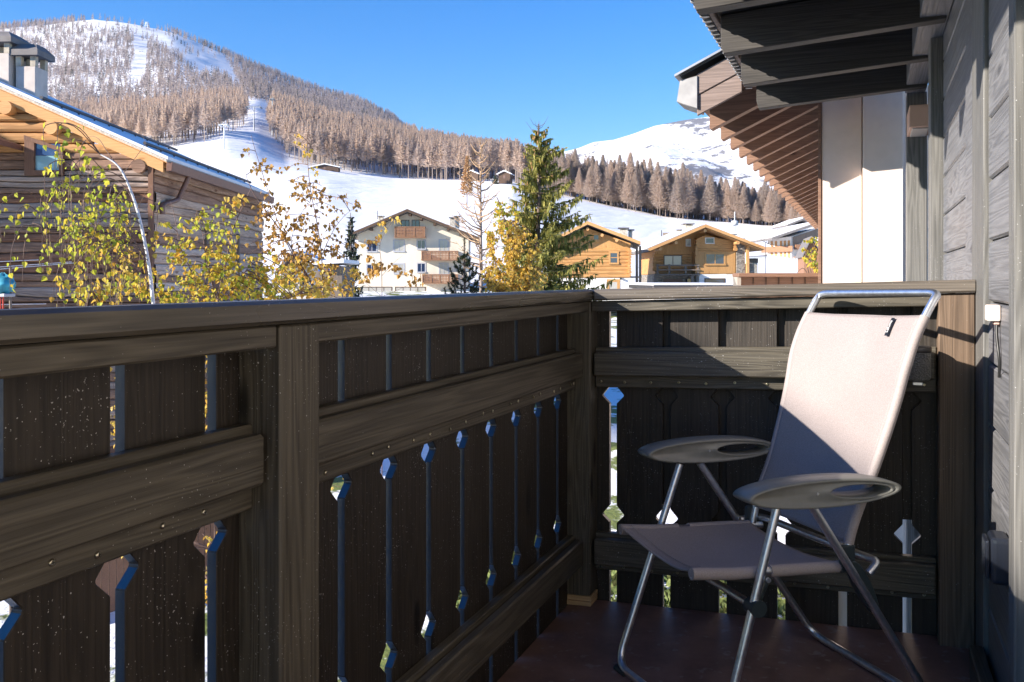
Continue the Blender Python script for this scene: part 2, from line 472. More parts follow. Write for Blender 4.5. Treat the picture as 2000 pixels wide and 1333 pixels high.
# ------------------------------------------------------------------ folding chair
def chair():
    loc = Vector((-.2468, 2.53, 0)); loc.z = TILT * (loc.x + .89)
    ch = thing('folding_chair', 'taupe mesh folding garden chair with aluminium tube frame and grey armrests', 'chair')
    rz = math.atan2(-.6156, -.788)
    ch.location = loc; ch.rotation_euler = (0, 0, rz)
    # local axes: x = forward of the chair, y = towards its near (right) side
    R = .0108
    # front leg frame (U on the floor), rear leg frame (U)
    fr = bend([(.142, -.255, .575), (.342, -.255, .0125), (.292, .245, .0125), (.134, .245, .572)], [.06, .06], 8)
    MB().tube(fr, R, 14).build('front_leg_frame', M['alu'], ch)
    rr = bend([(.078, -.255, .575), (-.312, -.255, .0125), (-.318, .245, .0125), (.052, .245, .572)], [.06, .06], 8)
    MB().tube(rr, R, 14).build('rear_leg_frame', M['alu'], ch)
    for (a, b) in ((.342, -.255), (.292, .245)):
        MB().tube([(a + .002, b * .985, .0045), (a - .004, b * .78, .0045)], .012, 10).build('foot_cap', M['hinge'], ch)
    # back frame
    HB = .228
    def hb(z): return .215 + .032 * max(0, min(1, (z - .55) / .35))
    prof = [(-.075, .385), (-.085, .43), (-.103, .49), (-.150, .60), (-.192, .72), (-.216, .80), (-.236, .88), (-.262, .95), (-.292, 1.005), (-.318, 1.045)]
    ps = [Vector(p) for p in spline([(a, 0, z) for a, z in prof], 5)]
    left = [(p.x, -hb(p.z), p.z) for p in ps]; right = [(p.x, hb(p.z), p.z) for p in reversed(ps)]; HT = hb(1.1)
    topc = [(-.336, -HB + .004, 1.058), (-.345, -HB + .05, 1.062)]
    arc_l = bend([left[-1], (-.335, -HT, 1.066), (-.337, -HT + .09, 1.066)], .055, 7)
    arc_r = bend([(-.337, HT - .09, 1.066), (-.335, HT, 1.066), right[0]], .055, 7)
    MB().tube(left[:-1] + arc_l + arc_r + right[1:], R, 14).build('back_frame', M['alu'], ch)
    # back fabric: wraps both tubes, lightly hollow between them
    n = len(ps); use = [p for p in ps if .44 < p.z < 1.012]
    vs = []; fs = []; W = 25
    for i, p in enumerate(use):
        t = i / (len(use) - 1)
        q = use[min(i + 1, len(use) - 1)] - use[max(i - 1, 0)]; nrm = Vector((q.z, 0, -q.x)).normalized()
        for j in range(W):
            s = j / (W - 1) * 2 - 1
            hollow = .020 * (1 - s * s) * (0.5 + .5 * math.sin(math.pi * min(1, t * 1.1)))
            off = R * .9 - hollow
            vs.append((p.x + nrm.x * off, s * (hb(p.z) + .001), p.z + nrm.z * off))
    for i in range(len(use) - 1):
        for j in range(W - 1):
            a = i * W + j; fs.append((a, a + 1, a + W + 1, a + W))
    mb = MB(); mb.add(vs, fs, True)
    bf = mb.build('back_fabric', M['fabric'], ch)
    so = bf.modifiers.new('thick', 'SOLIDIFY'); so.thickness = .0018; so.offset = 0
    for sg in (-1, 1):
        MB().tube([(p.x, sg * hb(p.z), p.z) for p in use], R + .0022, 14).build('side_hem', M['fabric_edge'], ch)
    mb = MB()
    for p in (use[0], use[-1]):
        mb.tube([(p.x + .0085 - .012 * (1 - (j / 8 - 1) ** 2) * (1 if p is use[0] else .9), (j / 8 - 1) * hb(p.z) * .97, p.z) for j in range(17)], .0016, 6)
    mb.build('seam', M['fabric_edge'], ch)
    # woven label near the top edge
    lp = use[-6]; lp2 = use[-3]
    d = (lp2 - lp).normalized(); nrm = Vector((d.z, 0, -d.x))
    def lab(u, v, o): 
        q = lp + d * u + nrm * (R * .9 + .0022 + o); return (q.x, .150 + v, q.z)
    L_ = .052
    tg = MB().add([lab(0, -.006, 0), lab(0, .006, 0), lab(L_, .006, 0), lab(L_, -.006, 0), lab(0, -.006, -.001), lab(0, .006, -.001), lab(L_, .006, -.001), lab(L_, -.006, -.001)],
                  [(0,1,2,3),(7,6,5,4),(0,4,5,1),(1,5,6,2),(2,6,7,3),(3,7,4,0)]).build('label_tag', M['black'], ch)
    cu = bpy.data.curves.new('lettering', 'FONT'); cu.body = 'Lafuma'; cu.size = .0125; cu.extrude = .0002; cu.align_x = 'CENTER'; cu.align_y = 'CENTER'
    tmp = bpy.data.objects.new('lettering', cu); COL.objects.link(tmp)
    bpy.context.view_layer.update()
    lme = bpy.data.meshes.new_from_object(tmp.evaluated_get(bpy.context.evaluated_depsgraph_get()))
    bpy.data.objects.remove(tmp)
    lt = bpy.data.objects.new('lettering', lme); COL.objects.link(lt); lt.parent = tg
    lme.materials.clear(); lme.materials.append(simple('label_lettering', (.75, .75, .75), .6))
    c = Vector(lab(L_ / 2, 0, .0018))
    xa = d; ya = Vector((0, -1, 0)); za = nrm
    mm = Matrix(((xa.x, ya.x, za.x, c.x), (xa.y, ya.y, za.y, c.y), (xa.z, ya.z, za.z, c.z), (0, 0, 0, 1)))
    lt.location = mm.to_translation(); lt.rotation_euler = mm.to_euler()
    # seat: two side tubes in sleeves, fabric between them, sagging free front edge
    HS = .213
    def seat_z(a): return .385 + (a + .06) * .055 + max(0, a - .25) * .06
    A0, A1 = -.065, .350
    for sg in (-1, 1):
        MB().tube([(-.105, sg * HS, .381)] + [(A0 + (A1 - A0) * i / 8, sg * HS, seat_z(A0 + (A1 - A0) * i / 8)) for i in range(9)], R, 12).build('seat_tube', M['alu'], ch)
    W, K = 25, 22; vs = []; fs = []
    for i in range(K):
        t = i / (K - 1)
        for j in range(W):
            s = j / (W - 1) * 2 - 1
            a1 = A1 - .035 * (1 - s * s)
            a = A0 + (a1 - A0) * t
            sag = (1 - s * s) * (.020 + .020 * t)
            vs.append((a, s * (HS - .001), seat_z(a) + R * .9 - sag))
    for i in range(K - 1):
        for j in range(W - 1):
            a = i * W + j; fs.append((a, a + W, a + W + 1, a + 1))
    mb = MB(); mb.add(vs, fs, True)
    sf = mb.build('seat_fabric', M['fabric'], ch)
    so = sf.modifiers.new('thick', 'SOLIDIFY'); so.thickness = .002; so.offset = 0
    for sg in (-1, 1):
        mb = MB()
        segs = ((A0 + .005, .138), (.172, A1)) 
        for a, b in segs:
            mb.tube([(a + (b - a) * i / 5, sg * HS, seat_z(a + (b - a) * i / 5)) for i in range(6)], R + .004, 14)
        mb.tube([(A1, sg * HS, seat_z(A1)), (A1 + .001, sg * HS, seat_z(A1))], R + .0045, 12)
        mb.build('seat_hem', M['fabric_edge'], ch)
    mb = MB()
    front = [(A1 - .035 * (1 - s * s), s * HS * .985, seat_z(A1 - .035 * (1 - s * s)) + R * .9 - (1 - s * s) * .040) for s in [k / 10 - 1 for k in range(21)]]
    mb.tube(front, .0032, 8)
    mb.tube([(p[0] - .028, p[1] * .98, p[2] - .0005 + .003) for p in front], .0012, 5)
    mb.build('seat_seam', M['fabric_edge'], ch)
    # brackets between seat tubes and front legs, cross bar with round end caps
    for sg in (-1, 1):
        b = sg * .232
        mb = MB(); mb.tube([(.158, b, seat_z(.158) - .004), (.176, b, .355), (.193, b, .328)], [.013, .011, .017], 12)
        mb.build('seat_bracket', M['hinge'], ch)
        MB().tube([(.196, sg * .222, .325), (.196, sg * .262, .325)], .0205, 20).build('end_cap', M['hinge'], ch, bevel=0)
        bolt = MB().tube([(.168, sg * .252, seat_z(.168) - .008), (.168, sg * .2585, seat_z(.168) - .008)], .006, 10)
        bolt.build('bolt', M['alu'], ch)
    MB().tube([(.196, -.225, .325), (.196, .225, .325)], .0095, 12).build('cross_bar', M['alu'], ch)
    # rear tube that joins the two hinges, bowed to the back
    rb = bend([(-.045, -.235, .398), (-.115, -.235, .402), (-.135, .205, .402), (-.150, .250, .398), (-.118, .252, .372)], [.05, .03, .02], 8)
    MB().tube(rb, R * .95, 12).build('rear_tube', M['alu'], ch)
    # flat oval hinges on both sides
    for sg in (-1, 1):
        c0 = Vector((-.075, 0, .405)); c1 = Vector((-.155, 0, .258))
        ax = (c1 - c0).normalized(); nr = Vector((ax.z, 0, -ax.x))
        outl = []
        for k in range(24):
            t = 2 * math.pi * k / 24
            u = .5 - .5 * math.cos(t); w = .0235 * math.sin(t) * (1.05 - .35 * u)
            q = c0 + (c1 - c0) * u + nr * w; outl.append((q.x, q.z))
        mb = MB(); mb.prism(outl, 'y', sg * .228 - .004, sg * .228 + .020 * (1 if sg > 0 else -.2))
        h = mb.build('hinge', M['hinge'], ch, bevel=.003)
        MB().tube([(-.147, sg * .246, .278), (-.147, sg * .251, .278)], .004, 8).build('rivet', M['black'], h)
        MB().box(-.1, -.055, sg * .222 - .006, sg * .222 + .006, .372, .440).build('back_bracket', M['hinge'], ch, bevel=.004)
    # armrests: long oval paddles standing on edge, with an oval hole towards the back
    for sg in (-1, 1):
        yc = sg * .262; xc, zc = (.034, .594) if sg > 0 else (.046, .611)
        La, Lh = .214, .0345; N_ = 64
        hx, ha, hh = xc - .098, .086, .0155
        mb = MB()
        def ring(cx, cz, a, h, y, ex=1.0):
            out = []
            for k in range(N_):
                t = 2 * math.pi * k / N_
                c, s_ = math.cos(t), math.sin(t)
                out.append((cx + a * c, yc + y, cz + h * math.copysign(abs(s_) ** ex, s_) + .004 * c))
            return out
        hz = zc - .002
        rings = [ring(xc, zc, La - .016, Lh - .0075, -.0385), ring(xc, zc, La - .006, Lh - .0025, -.0395), ring(xc, zc, La, Lh, -.034), ring(xc, zc, La + .002, Lh + .001, 0), ring(xc, zc, La, Lh, .034),
                 ring(xc, zc, La - .006, Lh - .0025, .0395), ring(xc, zc, La - .016, Lh - .0075, .0385), ring(xc, zc, La - .019, Lh - .009, .0345),
                 ring(hx, hz, ha + .009, hh + .005, .0345), ring(hx, hz, ha + .005, hh + .0028, .037), ring(hx, hz, ha, hh, .035),
                 ring(hx, hz, ha, hh, -.035), ring(hx, hz, ha + .005, hh + .0028, -.037), ring(hx, hz, ha + .009, hh + .005, -.0345), ring(xc, zc, La - .019, Lh - .009, -.0345)]
        vs = sum(rings, []); fs = []; nr_ = len(rings)
        for r_ in range(nr_):
            for k in range(N_):
                a = r_ * N_ + k; b = r_ * N_ + (k + 1) % N_
                c = ((r_ + 1) % nr_) * N_ + (k + 1) % N_; d_ = ((r_ + 1) % nr_) * N_ + k
                fs.append((a, b, c, d_))
        mb.add(vs, fs, True)
        ar = mb.build('armrest', M['plastic'], ch)
        for s2 in (-1, 1):
            MB().tube([(.06, yc + s2 * .0350, zc + .002), (.06, yc + s2 * .0365, zc + .002)], .0035, 8).build('rivet', M['alu'], ar)
    # the four feet follow the slight fall of the floor
    for o in ch.children_recursive:
        if o.name.startswith('lettering'): 
            o.location.z += TILT * (-.788 * o.location.x + .6156 * o.location.y); continue
        for v in o.data.vertices: v.co.z += TILT * (-.788 * v.co.x + .6156 * v.co.y)
    return ch
chair()

# ------------------------------------------------------------------ house wall on the right
OW = (.31, 3.0, 0.0)
HW = thing('chalet_wall', 'grey-brown plank wall of the chalet along the right side of the balcony', 'wall', OW)
def pw(mb, name, mat, bevel=.003): return mb.build(name, mat, HW, bevel=bevel, origin=OW)
def planks(y0, y1, z0, z1, xf, h=.168, ph=0.0):
    mb = MB(); z = z0 - ph
    while z < z1:
        a, b = max(z, z0) + .0025, min(z + h, z1) - .0025
        if b - a > .01: mb.box(xf, xf + .03, y0, y1, a, b)
        z += h
    return mb
# joint heights in the photograph fix the phase
pw(planks(2.25, 2.79, -.3, 2.25, .31, ph=.143), 'plank_cladding', M['clad_y'], .006)
pw(planks(3.32, 4.42, -.3, 2.25, .312, h=.171, ph=.1635), 'plank_cladding', M['clad_y'], .006)
pw(planks(4.76, 5.70, -.3, 2.25, .322, h=.171, ph=.1635), 'plank_cladding', M['clad_y'], .006)
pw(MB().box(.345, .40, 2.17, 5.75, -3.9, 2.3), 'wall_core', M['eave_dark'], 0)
pw(MB().box(.2975, .334, 2.792, 3.08, -.3, 2.25), 'trim_board', M['trim_z'])
pw(MB().box(.301, .334, 3.083, 3.318, -.3, 2.25), 'trim_board', M['clad_y'])
pw(MB().box(.289, .334, 2.163, 2.245, -.3, 2.25), 'trim_board', M['trim_z'])
pw(MB().box(.262, .334, 4.43, 4.60, -.3, 2.25), 'trim_board', M['trim_z'])
pw(MB().box(.288, .334, 4.603, 4.75, -.3, 2.25), 'trim_board', M['clad_y'])
pw(MB().box(.211, .318, 5.70, 5.86, -3.9, 2.22), 'corner_post', M['trim_z'])
pw(MB().box(.20, .31, 2.2, 5.69, 2.215, 2.42), 'wall_plate', M['clad_y'])
pw(MB().box(.262, .297, 1.2, 2.79, .03, .115), 'skirting_board', M['stain_y'])
# the part of the wall behind the camera: glass door and beyond
pw(MB().box(.335, .40, -3.0, 1.82, -.3, 2.6), 'wall_panel', simple('pale_fill_panel', (.42, .37, .32), .8, 0, .1, 3), 0)  # unseen wall stretch, made pale to bounce fill light onto the railing
door = thing('glass_pane', 'narrow dark glass pane set in the chalet wall beside the viewer', 'window', (.34, 2.0, .05))
for (y0, y1, z0, z1) in ((1.825, 1.868, .05, 2.08), (2.142, 2.16, .05, 2.08), (1.869, 2.141, .05, .42), (1.869, 2.141, 2.02, 2.08)):
    MB().box(.318, .37, y0, y1, z0, z1).build('frame', M['trim_z'], door, bevel=.003, origin=(.34, 2.0, .05))
gm = glass_pane('door_glass', (.02, .025, .03), .02)
MB().box(.322, .345, 1.869, 2.141, .421, 2.019).build('pane', gm, door, origin=(.34, 2.0, .05))

# small items on the wall and on the railing
def sconce():
    o = (.27, 5.52, 2.0)
    t = thing('wall_lamp', 'peach box-shaped wall lamp high on the corner of the plank wall', 'lamp', o)
    z1 = EYE + 341 / FPX * 4.886; z0 = EYE + 298 / FPX * 4.886
    MB().box(.2107, .3215, 5.34, 5.698, z0, z1).build('housing', M['copper'], t, bevel=.003, origin=o)
    MB().box(.225, .308, 5.37, 5.66, z0 - .008, z0 - .0005).build('diffuser', simple('frosted_lamp_glass', (.55, .5, .45), .4), t, bevel=.002, origin=o)
sconce()
def clip():
    o = Vector((.309, 2.56, 1.046))
    t = thing('cable_clip', 'small pale plastic cable box screwed to the plank wall beside the chair back', 'cable box', o)
    MB().box(-.030, .0, -.028, .028, -.020, .021).build('housing', simple('ivory_plastic', (.78, .66, .58), .5), t, bevel=.005, seg=2)
    MB().box(-.014, -.001, -.018, .020, -.029, -.021).build('latch', simple('pink_plastic', (.6, .4, .34), .5), t, bevel=.002)
    pts = spline([(-.006, -.012, -.022), (-.008, -.016, -.05), (-.006, -.030, -.09), (-.004, -.034, -.12), (-.004, -.030, -.16)], 6)
    MB().tube(pts, .0035, 8).build('cable', M['black'], t)
clip()
def outlet():
    o = (.309, 2.40, .475)
    t = thing('power_socket', 'dark blue-grey weatherproof socket box low on the plank wall', 'socket', o)
    c = simple('blue_grey_plastic', (.022, .027, .04), .28)
    MB().box(-.042, 0, -.042, .042, -.058, .052).build('housing', c, t, bevel=.012, seg=3)
    MB().box(-.053, -.043, -.035, .035, -.048, .043).build('lid', c, t, bevel=.005, seg=2)
outlet()
def ashtray():
    o = Vector((.137, 2.925, .0)); o = Vector(tl(o))
    t = thing('ashtray', 'black hammered metal ashtray pot hung on the railing behind the chair', 'ashtray', o + Vector((0, 0, .80)))
    m = simple('hammered_black_metal', (.26, .26, .25), .42, .3, .35, 220, .9)
    pts = [(0, 0, z) for z in (0, .003, .010, .085)]
    MB().tube(pts, [.028, .033, .0375, .0375], 32).build('pot', m, t)
    MB().tube([(0, 0, .0855), (0, 0, .088), (0, 0, .101), (0, 0, .103)], [.037, .0392, .0392, .036], 32).build('lid', M['dark_metal'], t)
    MB().box(-.014, .014, -.030, -.004, -.012, -.001).build('latch', M['alu'], t, bevel=.002)
    MB().tube([(.0, .030, .05), (.0, .048, .05)], .02, 12).build('bracket', M['black'], t)
ashtray()
def round_end():
    pass

# ------------------------------------------------------------------ eave above the balcony
OE = (.2, 4.0, 2.2)
EV = thing('roof_eave', 'dark wooden roof overhang with broad rafters directly above the balcony', 'roof', OE)
def pe(mb, name, mat, bevel=.003): return mb.build(name, mat, EV, bevel=bevel, origin=OE)
XO, XI = -.612, .30
def ez(x): return 2.137 + .072 * (x - XO)           # underside of rafters
RY = [5.45, 4.76, 4.07, 3.38, 2.69, 2.0, 1.31, .62, -.07, -.76, -1.45]
RH, RW = .175, .075
for y in RY:
    mb = MB()
    poly = [(XO, ez(XO) + .05), (XO + .012, ez(XO) + .004), (XI, ez(XI)), (XI, ez(XI) + RH), (XO, ez(XO) + RH)]
    mb.prism(poly, 'y', y, y + RW)
    pe(mb, 'rafter', M['eave_x'])
for a, b in zip(RY[1:] + [-2.1], RY):
    mb = MB()
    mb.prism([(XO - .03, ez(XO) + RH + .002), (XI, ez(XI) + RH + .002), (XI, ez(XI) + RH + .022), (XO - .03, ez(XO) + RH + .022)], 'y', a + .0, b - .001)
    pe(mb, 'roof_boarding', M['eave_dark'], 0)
# fascia strip and sheet-metal drip edge with small teeth
pe(MB().prism([(XO - .035, ez(XO) + .155), (XO - .012, ez(XO) + .155), (XO - .012, ez(XO) + RH + .02), (XO - .035, ez(XO) + RH + .02)], 'y', -2.1, 5.56), 'fascia', M['barge'])
mb = MB(); mb.prism([(XO - .075, ez(XO) + RH + .024), (XI, ez(XI) + RH + .024), (XI, ez(XI) + RH + .034), (XO - .075, ez(XO) + RH + .034)], 'y', -2.1, 5.58)
pe(mb, 'roof_sheet', M['dark_metal'], 0)
mb = MB()
y = 2.2
while y < 5.56:
    mb.prism([(XO - .078, ez(XO) + RH - .012), (XO - .045, ez(XO) + RH - .004), (XO - .045, ez(XO) + RH + .022), (XO - .078, ez(XO) + RH + .022)], 'y', y, y + .055)
    mb.box(XO - .082, XO - .043, y + .056, y + .074, ez(XO) + RH - .016, ez(XO) + RH + .0225, mi=1)
    y += .076
pe(mb, 'drip_edge', [M['dark_metal'], M['metal_grey']], 0)

# ------------------------------------------------------------------ neighbouring wing: white walls and long eave
ON = (-.28, 6.2, -3.9)
NB = thing('neighbour_house', 'white rendered house wing with a long brown raftered eave beyond the balcony', 'house', ON)
def pn(mb, name, mat, bevel=.002): return mb.build(name, mat, NB, bevel=bevel, origin=ON)
RT = lambda x: 2.132 + .468 * (x + .986)             # underside line of the brown rafters
pn(MB().box(-.279, -.036, 6.15, 6.42, -3.9, 2.55), 'wall', M['white_render'], .004)
pn(MB().box(-.030, .205, 6.06, 6.42, -3.9, 2.58), 'wall', M['white_render'], .004)
pn(MB().box(-.284, .4, 6.43, 20.0, -3.9, 2.40), 'wall', M['white_render'], 0)
pn(MB().box(-.300, -.2805, 6.14, 6.43, -3.9, 2.44), 'corner_trim', M['eave_brown'])
for k in range(27):
    y = 6.07 + .49 * k
    poly = [(-.986, RT(-.986) + .012), (-.975, RT(-.975)), (-.29 if y > 6.13 else .3, RT(-.29 if y > 6.13 else .3)), (-.29 if y > 6.13 else .3, RT(-.29 if y > 6.13 else .3) + .15), (-.986, RT(-.986) + .15)]
    pn(MB().prism(poly, 'y', y, y + .085), 'rafter', M['eave_brown'])
M['gutter_dark'] = simple('tarnished_gutter_metal', (.30, .29, .28), .5, .5, .2, 12)
GY = 5.42                                            # the gable overhang reaches towards the balcony
pn(MB().prism([(-1.03, RT(-1.03) + .155), (.3, RT(.3) + .155), (.3, RT(.3) + .180), (-1.03, RT(-1.03) + .180)], 'y', GY + .03, 19.3), 'roof_boarding', M['eave_brown'], 0)
# barge boards on the near gable end
for a, b, t in ((.0, .118, 0), (.121, .250, .008)):
    x0, x1 = -.955, -.69
    pn(MB().prism([(x0, RT(x0) + a - .03), (x1, RT(x1) + a - .03), (x1, RT(x1) + b - .03), (x0, RT(x0) + b - .03)], 'y', GY - t, GY + .023 - t), 'barge_board', M['barge'], .004)
pn(MB().prism([(-1.08, RT(-1.08) + .262), (.3, RT(.3) + .262), (.3, RT(.3) + .276), (-1.08, RT(-1.08) + .276)], 'y', GY - .06, 19.4), 'roof_sheet', M['metal_grey'], 0)
pn(MB().prism([(-1.05, RT(-1.05) + .252), (.3, RT(.3) + .252), (.3, RT(.3) + .2615), (-1.05, RT(-1.05) + .2615)], 'y', GY - .03, 19.4), 'roof_sheet', M['dark_metal'], 0)
pn(MB().box(-.60, .30, 5.585, 5.61, 2.25, 2.62), 'gable_boarding', M['eave_brown'], 0)  # unseen board, added to block sunlight entering between the two roofs
gz = RT(-.99) + .075
pn(MB().prism([(-1.075, gz), (-1.03, gz - .02), (-.948, gz - .05), (-.948, gz + .15), (-1.055, gz + .13)], 'y', GY - .02, GY + .22), 'gutter', M['gutter_dark'], .004)
# orange window frames on the lower storeys, seen through the railing
for x0, x1 in ((-.245, -.205), (-.115, -.08), (.03, .06)):
    pn(MB().box(x0, x1, 6.02, 6.148 if x1 < -.03 else 6.058, -3.4, -.2), 'shutter_frame', M['raw'])
# ------------------------------------------------------------------ terrain
random.seed(7); rng = np.random.default_rng(7)
def snow_mat(name, col=(.80, .80, .81), bump=.35, scale=.35, rough=.75, tracks=False):
    m, nt, b = new_mat(name)
    N = nt.nodes; L = nt.links
    b.inputs['Base Color'].default_value = col + (1,); b.inputs['Roughness'].default_value = rough; b.inputs['Specular IOR Level'].default_value = .25
    tc = N.new('ShaderNodeTexCoord'); n = N.new('ShaderNodeTexNoise'); n.inputs['Scale'].default_value = scale; n.inputs['Detail'].default_value = 6
    L.new(tc.outputs['Object'], n.inputs['Vector'])
    bp = N.new('ShaderNodeBump'); bp.inputs['Strength'].default_value = bump; bp.inputs['Distance'].default_value = .35 / scale * .12
    hgt = n.outputs['Fac']
    if tracks:
        wv = N.new('ShaderNodeTexWave'); wv.inputs['Scale'].default_value = .035; wv.inputs['Distortion'].default_value = 9; wv.inputs['Detail'].default_value = 3; wv.inputs['Detail Scale'].default_value = .6
        L.new(tc.outputs['Object'], wv.inputs['Vector'])
        n2 = N.new('ShaderNodeTexNoise'); n2.inputs['Scale'].default_value = .5; n2.inputs['Detail'].default_value = 4
        L.new(tc.outputs['Object'], n2.inputs['Vector'])
        pw_ = N.new('ShaderNodeMath'); pw_.operation = 'POWER'; pw_.inputs[1].default_value = 6; L.new(wv.outputs['Fac'], pw_.inputs[0])
        m1 = N.new('ShaderNodeMath'); m1.operation = 'MULTIPLY_ADD'; m1.inputs[1].default_value = -.10; L.new(pw_.outputs[0], m1.inputs[0]); L.new(n.outputs['Fac'], m1.inputs[2])
        m2 = N.new('ShaderNodeMath'); m2.operation = 'MULTIPLY_ADD'; m2.inputs[1].default_value = .16; L.new(n2.outputs['Fac'], m2.inputs[0]); L.new(m1.outputs[0], m2.inputs[2])
        hgt = m2.outputs[0]
    L.new(hgt, bp.inputs['Height']); L.new(bp.outputs['Normal'], b.inputs['Normal'])
    return m
def ground_mat():
    """snow with bare grass showing through in patches near the houses"""
    m, nt, b = new_mat('snow_and_grass')
    N = nt.nodes; L = nt.links
    tc = N.new('ShaderNodeTexCoord')
    n = N.new('ShaderNodeTexNoise'); n.inputs['Scale'].default_value = .55; n.inputs['Detail'].default_value = 7; n.inputs['Roughness'].default_value = .6
    L.new(tc.outputs['Object'], n.inputs['Vector'])
    g = N.new('ShaderNodeTexNoise'); g.inputs['Scale'].default_value = 9; g.inputs['Detail'].default_value = 5
    L.new(tc.outputs['Object'], g.inputs['Vector'])
    r = N.new('ShaderNodeValToRGB')
    r.color_ramp.elements[0].color = (.035, .075, .012, 1); r.color_ramp.elements[1].color = (.22, .24, .06, 1)
    L.new(g.outputs['Fac'], r.inputs['Fac'])
    mr = N.new('ShaderNodeMapRange'); mr.inputs[1].default_value = .45; mr.inputs[2].default_value = .49
    L.new(n.outputs['Fac'], mr.inputs[0])
    mc = N.new('ShaderNodeMix'); mc.data_type = 'RGBA'
    L.new(mr.outputs[0], mc.inputs[0]); L.new(r.outputs['Color'], mc.inputs[6]); mc.inputs[7].default_value = (.78, .79, .81, 1)
    L.new(mc.outputs[2], b.inputs['Base Color']); b.inputs['Roughness'].default_value = .8
    bp = N.new('ShaderNodeBump'); bp.inputs['Strength'].default_value = .5; bp.inputs['Distance'].default_value = .1
    L.new(g.outputs['Fac'], bp.inputs['Height']); L.new(bp.outputs['Normal'], b.inputs['Normal'])
    return m
M['snow'] = snow_mat('hill_snow', (.84, .83, .82), scale=.05, bump=.7, tracks=True)
M['snow_roof'] = snow_mat('roof_snow', (.82, .82, .83), .3, 2.0)

_perm = rng.permutation(512)
_gr = rng.random(512)
def vnoise(x, y):
    x = np.asarray(x, float); y = np.asarray(y, float)
    xi = np.floor(x).astype(int); yi = np.floor(y).astype(int); xf = x - xi; yf = y - yi
    xf = xf * xf * (3 - 2 * xf); yf = yf * yf * (3 - 2 * yf)
    def h(a, b): return _gr[_perm[(_perm[a & 511] + b) & 511]]
    return (h(xi, yi) * (1 - xf) + h(xi + 1, yi) * xf) * (1 - yf) + (h(xi, yi + 1) * (1 - xf) + h(xi + 1, yi + 1) * xf) * yf - .5
def fbm(x, y, o=4):
    s = 0; a = 1
    for k in range(o):
        s = s + a * vnoise(x * 2 ** k + 17 * k, y * 2 ** k + 31 * k); a *= .5
    return s
ZR = [150, 300, 450, 600, 800, 1000, 1300, 1700, 2200]
PR = {  # picture row of the ground at each distance (rows 5.. are above the horizon)
 -900: [541, 430, 310, 290, 262, 232, 190, 140, 112],
 -300: [541, 425, 302, 282, 252, 218, 165, 108, 72],
 0:    [541, 420, 300, 280, 248, 212, 158, 98, 62],
 100:  [541, 418, 299, 278, 245, 208, 152, 92, 53],
 180:  [541, 415, 296, 275, 242, 203, 147, 86, 43],
 250:  [541, 410, 292, 270, 237, 198, 145, 89, 53],
 340:  [541, 400, 285, 262, 229, 194, 148, 104, 72],
 440:  [541, 385, 272, 246, 215, 194, 165, 138, 112],
 500:  [541, 378, 285, 245, 208, 195, 178, 160, 141],
 560:  [541, 372, 312, 262, 230, 216, 200, 182, 163],
 640:  [541, 376, 330, 286, 256, 240, 222, 204, 191],
 700:  [541, 386, 337, 297, 270, 255, 240, 222, 206],
 770:  [541, 393, 346, 308, 282, 270, 262, 250, 240],
 850:  [541, 396, 352, 320, 298, 294, 296, 310, 330],
 900:  [541, 398, 352, 326, 308, 308, 318, 335, 360],
 1000: [541, 398, 354, 336, 328, 332, 345, 365, 390],
 1100: [541, 420, 380, 372, 372, 380, 390, 405, 425],
 1200: [541, 435, 402, 398, 402, 410, 425, 440, 455],
 1300: [541, 447, 421, 418, 425, 435, 445, 455, 465],
 1400: [541, 452, 430, 428, 436, 445, 455, 465, 475],
 1500: [541, 455, 438, 436, 444, 452, 462, 472, 480],
 1700: [541, 460, 446, 446, 452, 460, 470, 480, 488],
 2300: [541, 470, 456, 456, 462, 470, 480, 490, 495],
 3300: [541, 480, 470, 470, 475, 480, 490, 500, 505]}
_pk = np.array(sorted(PR)); _pv = np.array([PR[k] for k in sorted(PR)], float)
NEARZ = [0.5, 8, 16, 40, 80, 120, 150]; NEARH = [-4.6, -4.5, -4.2, -3.0, -1.6, 0.2, 1.6]
def ground_z(px, Z):
    px = np.asarray(px, float); Z = np.asarray(Z, float)
    rows = np.stack([np.interp(px, _pk, _pv[:, i]) for i in range(len(ZR))], -1)
    hz = EYE + (HY - rows) / FPX * np.array(ZR)
    lz = np.log(np.clip(Z, 150, 2200)); lr = np.log(np.array(ZR))
    i = np.clip(np.searchsorted(lr, lz) - 1, 0, len(ZR) - 2)
    t = (lz - lr[i]) / (lr[i + 1] - lr[i])
    def g(k): return np.take_along_axis(hz, np.clip(k, 0, len(ZR) - 1)[..., None], -1)[..., 0]
    p0, p1, p2, p3 = g(i - 1), g(i), g(i + 1), g(i + 2)
    z = .5 * (2 * p1 + (p2 - p0) * t + (2 * p0 - 5 * p1 + 4 * p2 - p3) * t * t + (3 * p1 - p0 - 3 * p2 + p3) * t ** 3)
    near = np.interp(Z, NEARZ, NEARH)
    z = np.where(Z < 150, near, z)
    X = ((px - 1000) / FPX * CT - ST) * Z; Y = ((px - 1000) / FPX * ST + CT) * Z
    amp = np.clip((Z - 150) / 250, 0, 1)
    return z + amp * (fbm(X / 55, Y / 55, 3) * 2.2 * np.clip(Z / 600, .3, 2.2) + fbm(X / 14, Y / 14, 2) * .45)
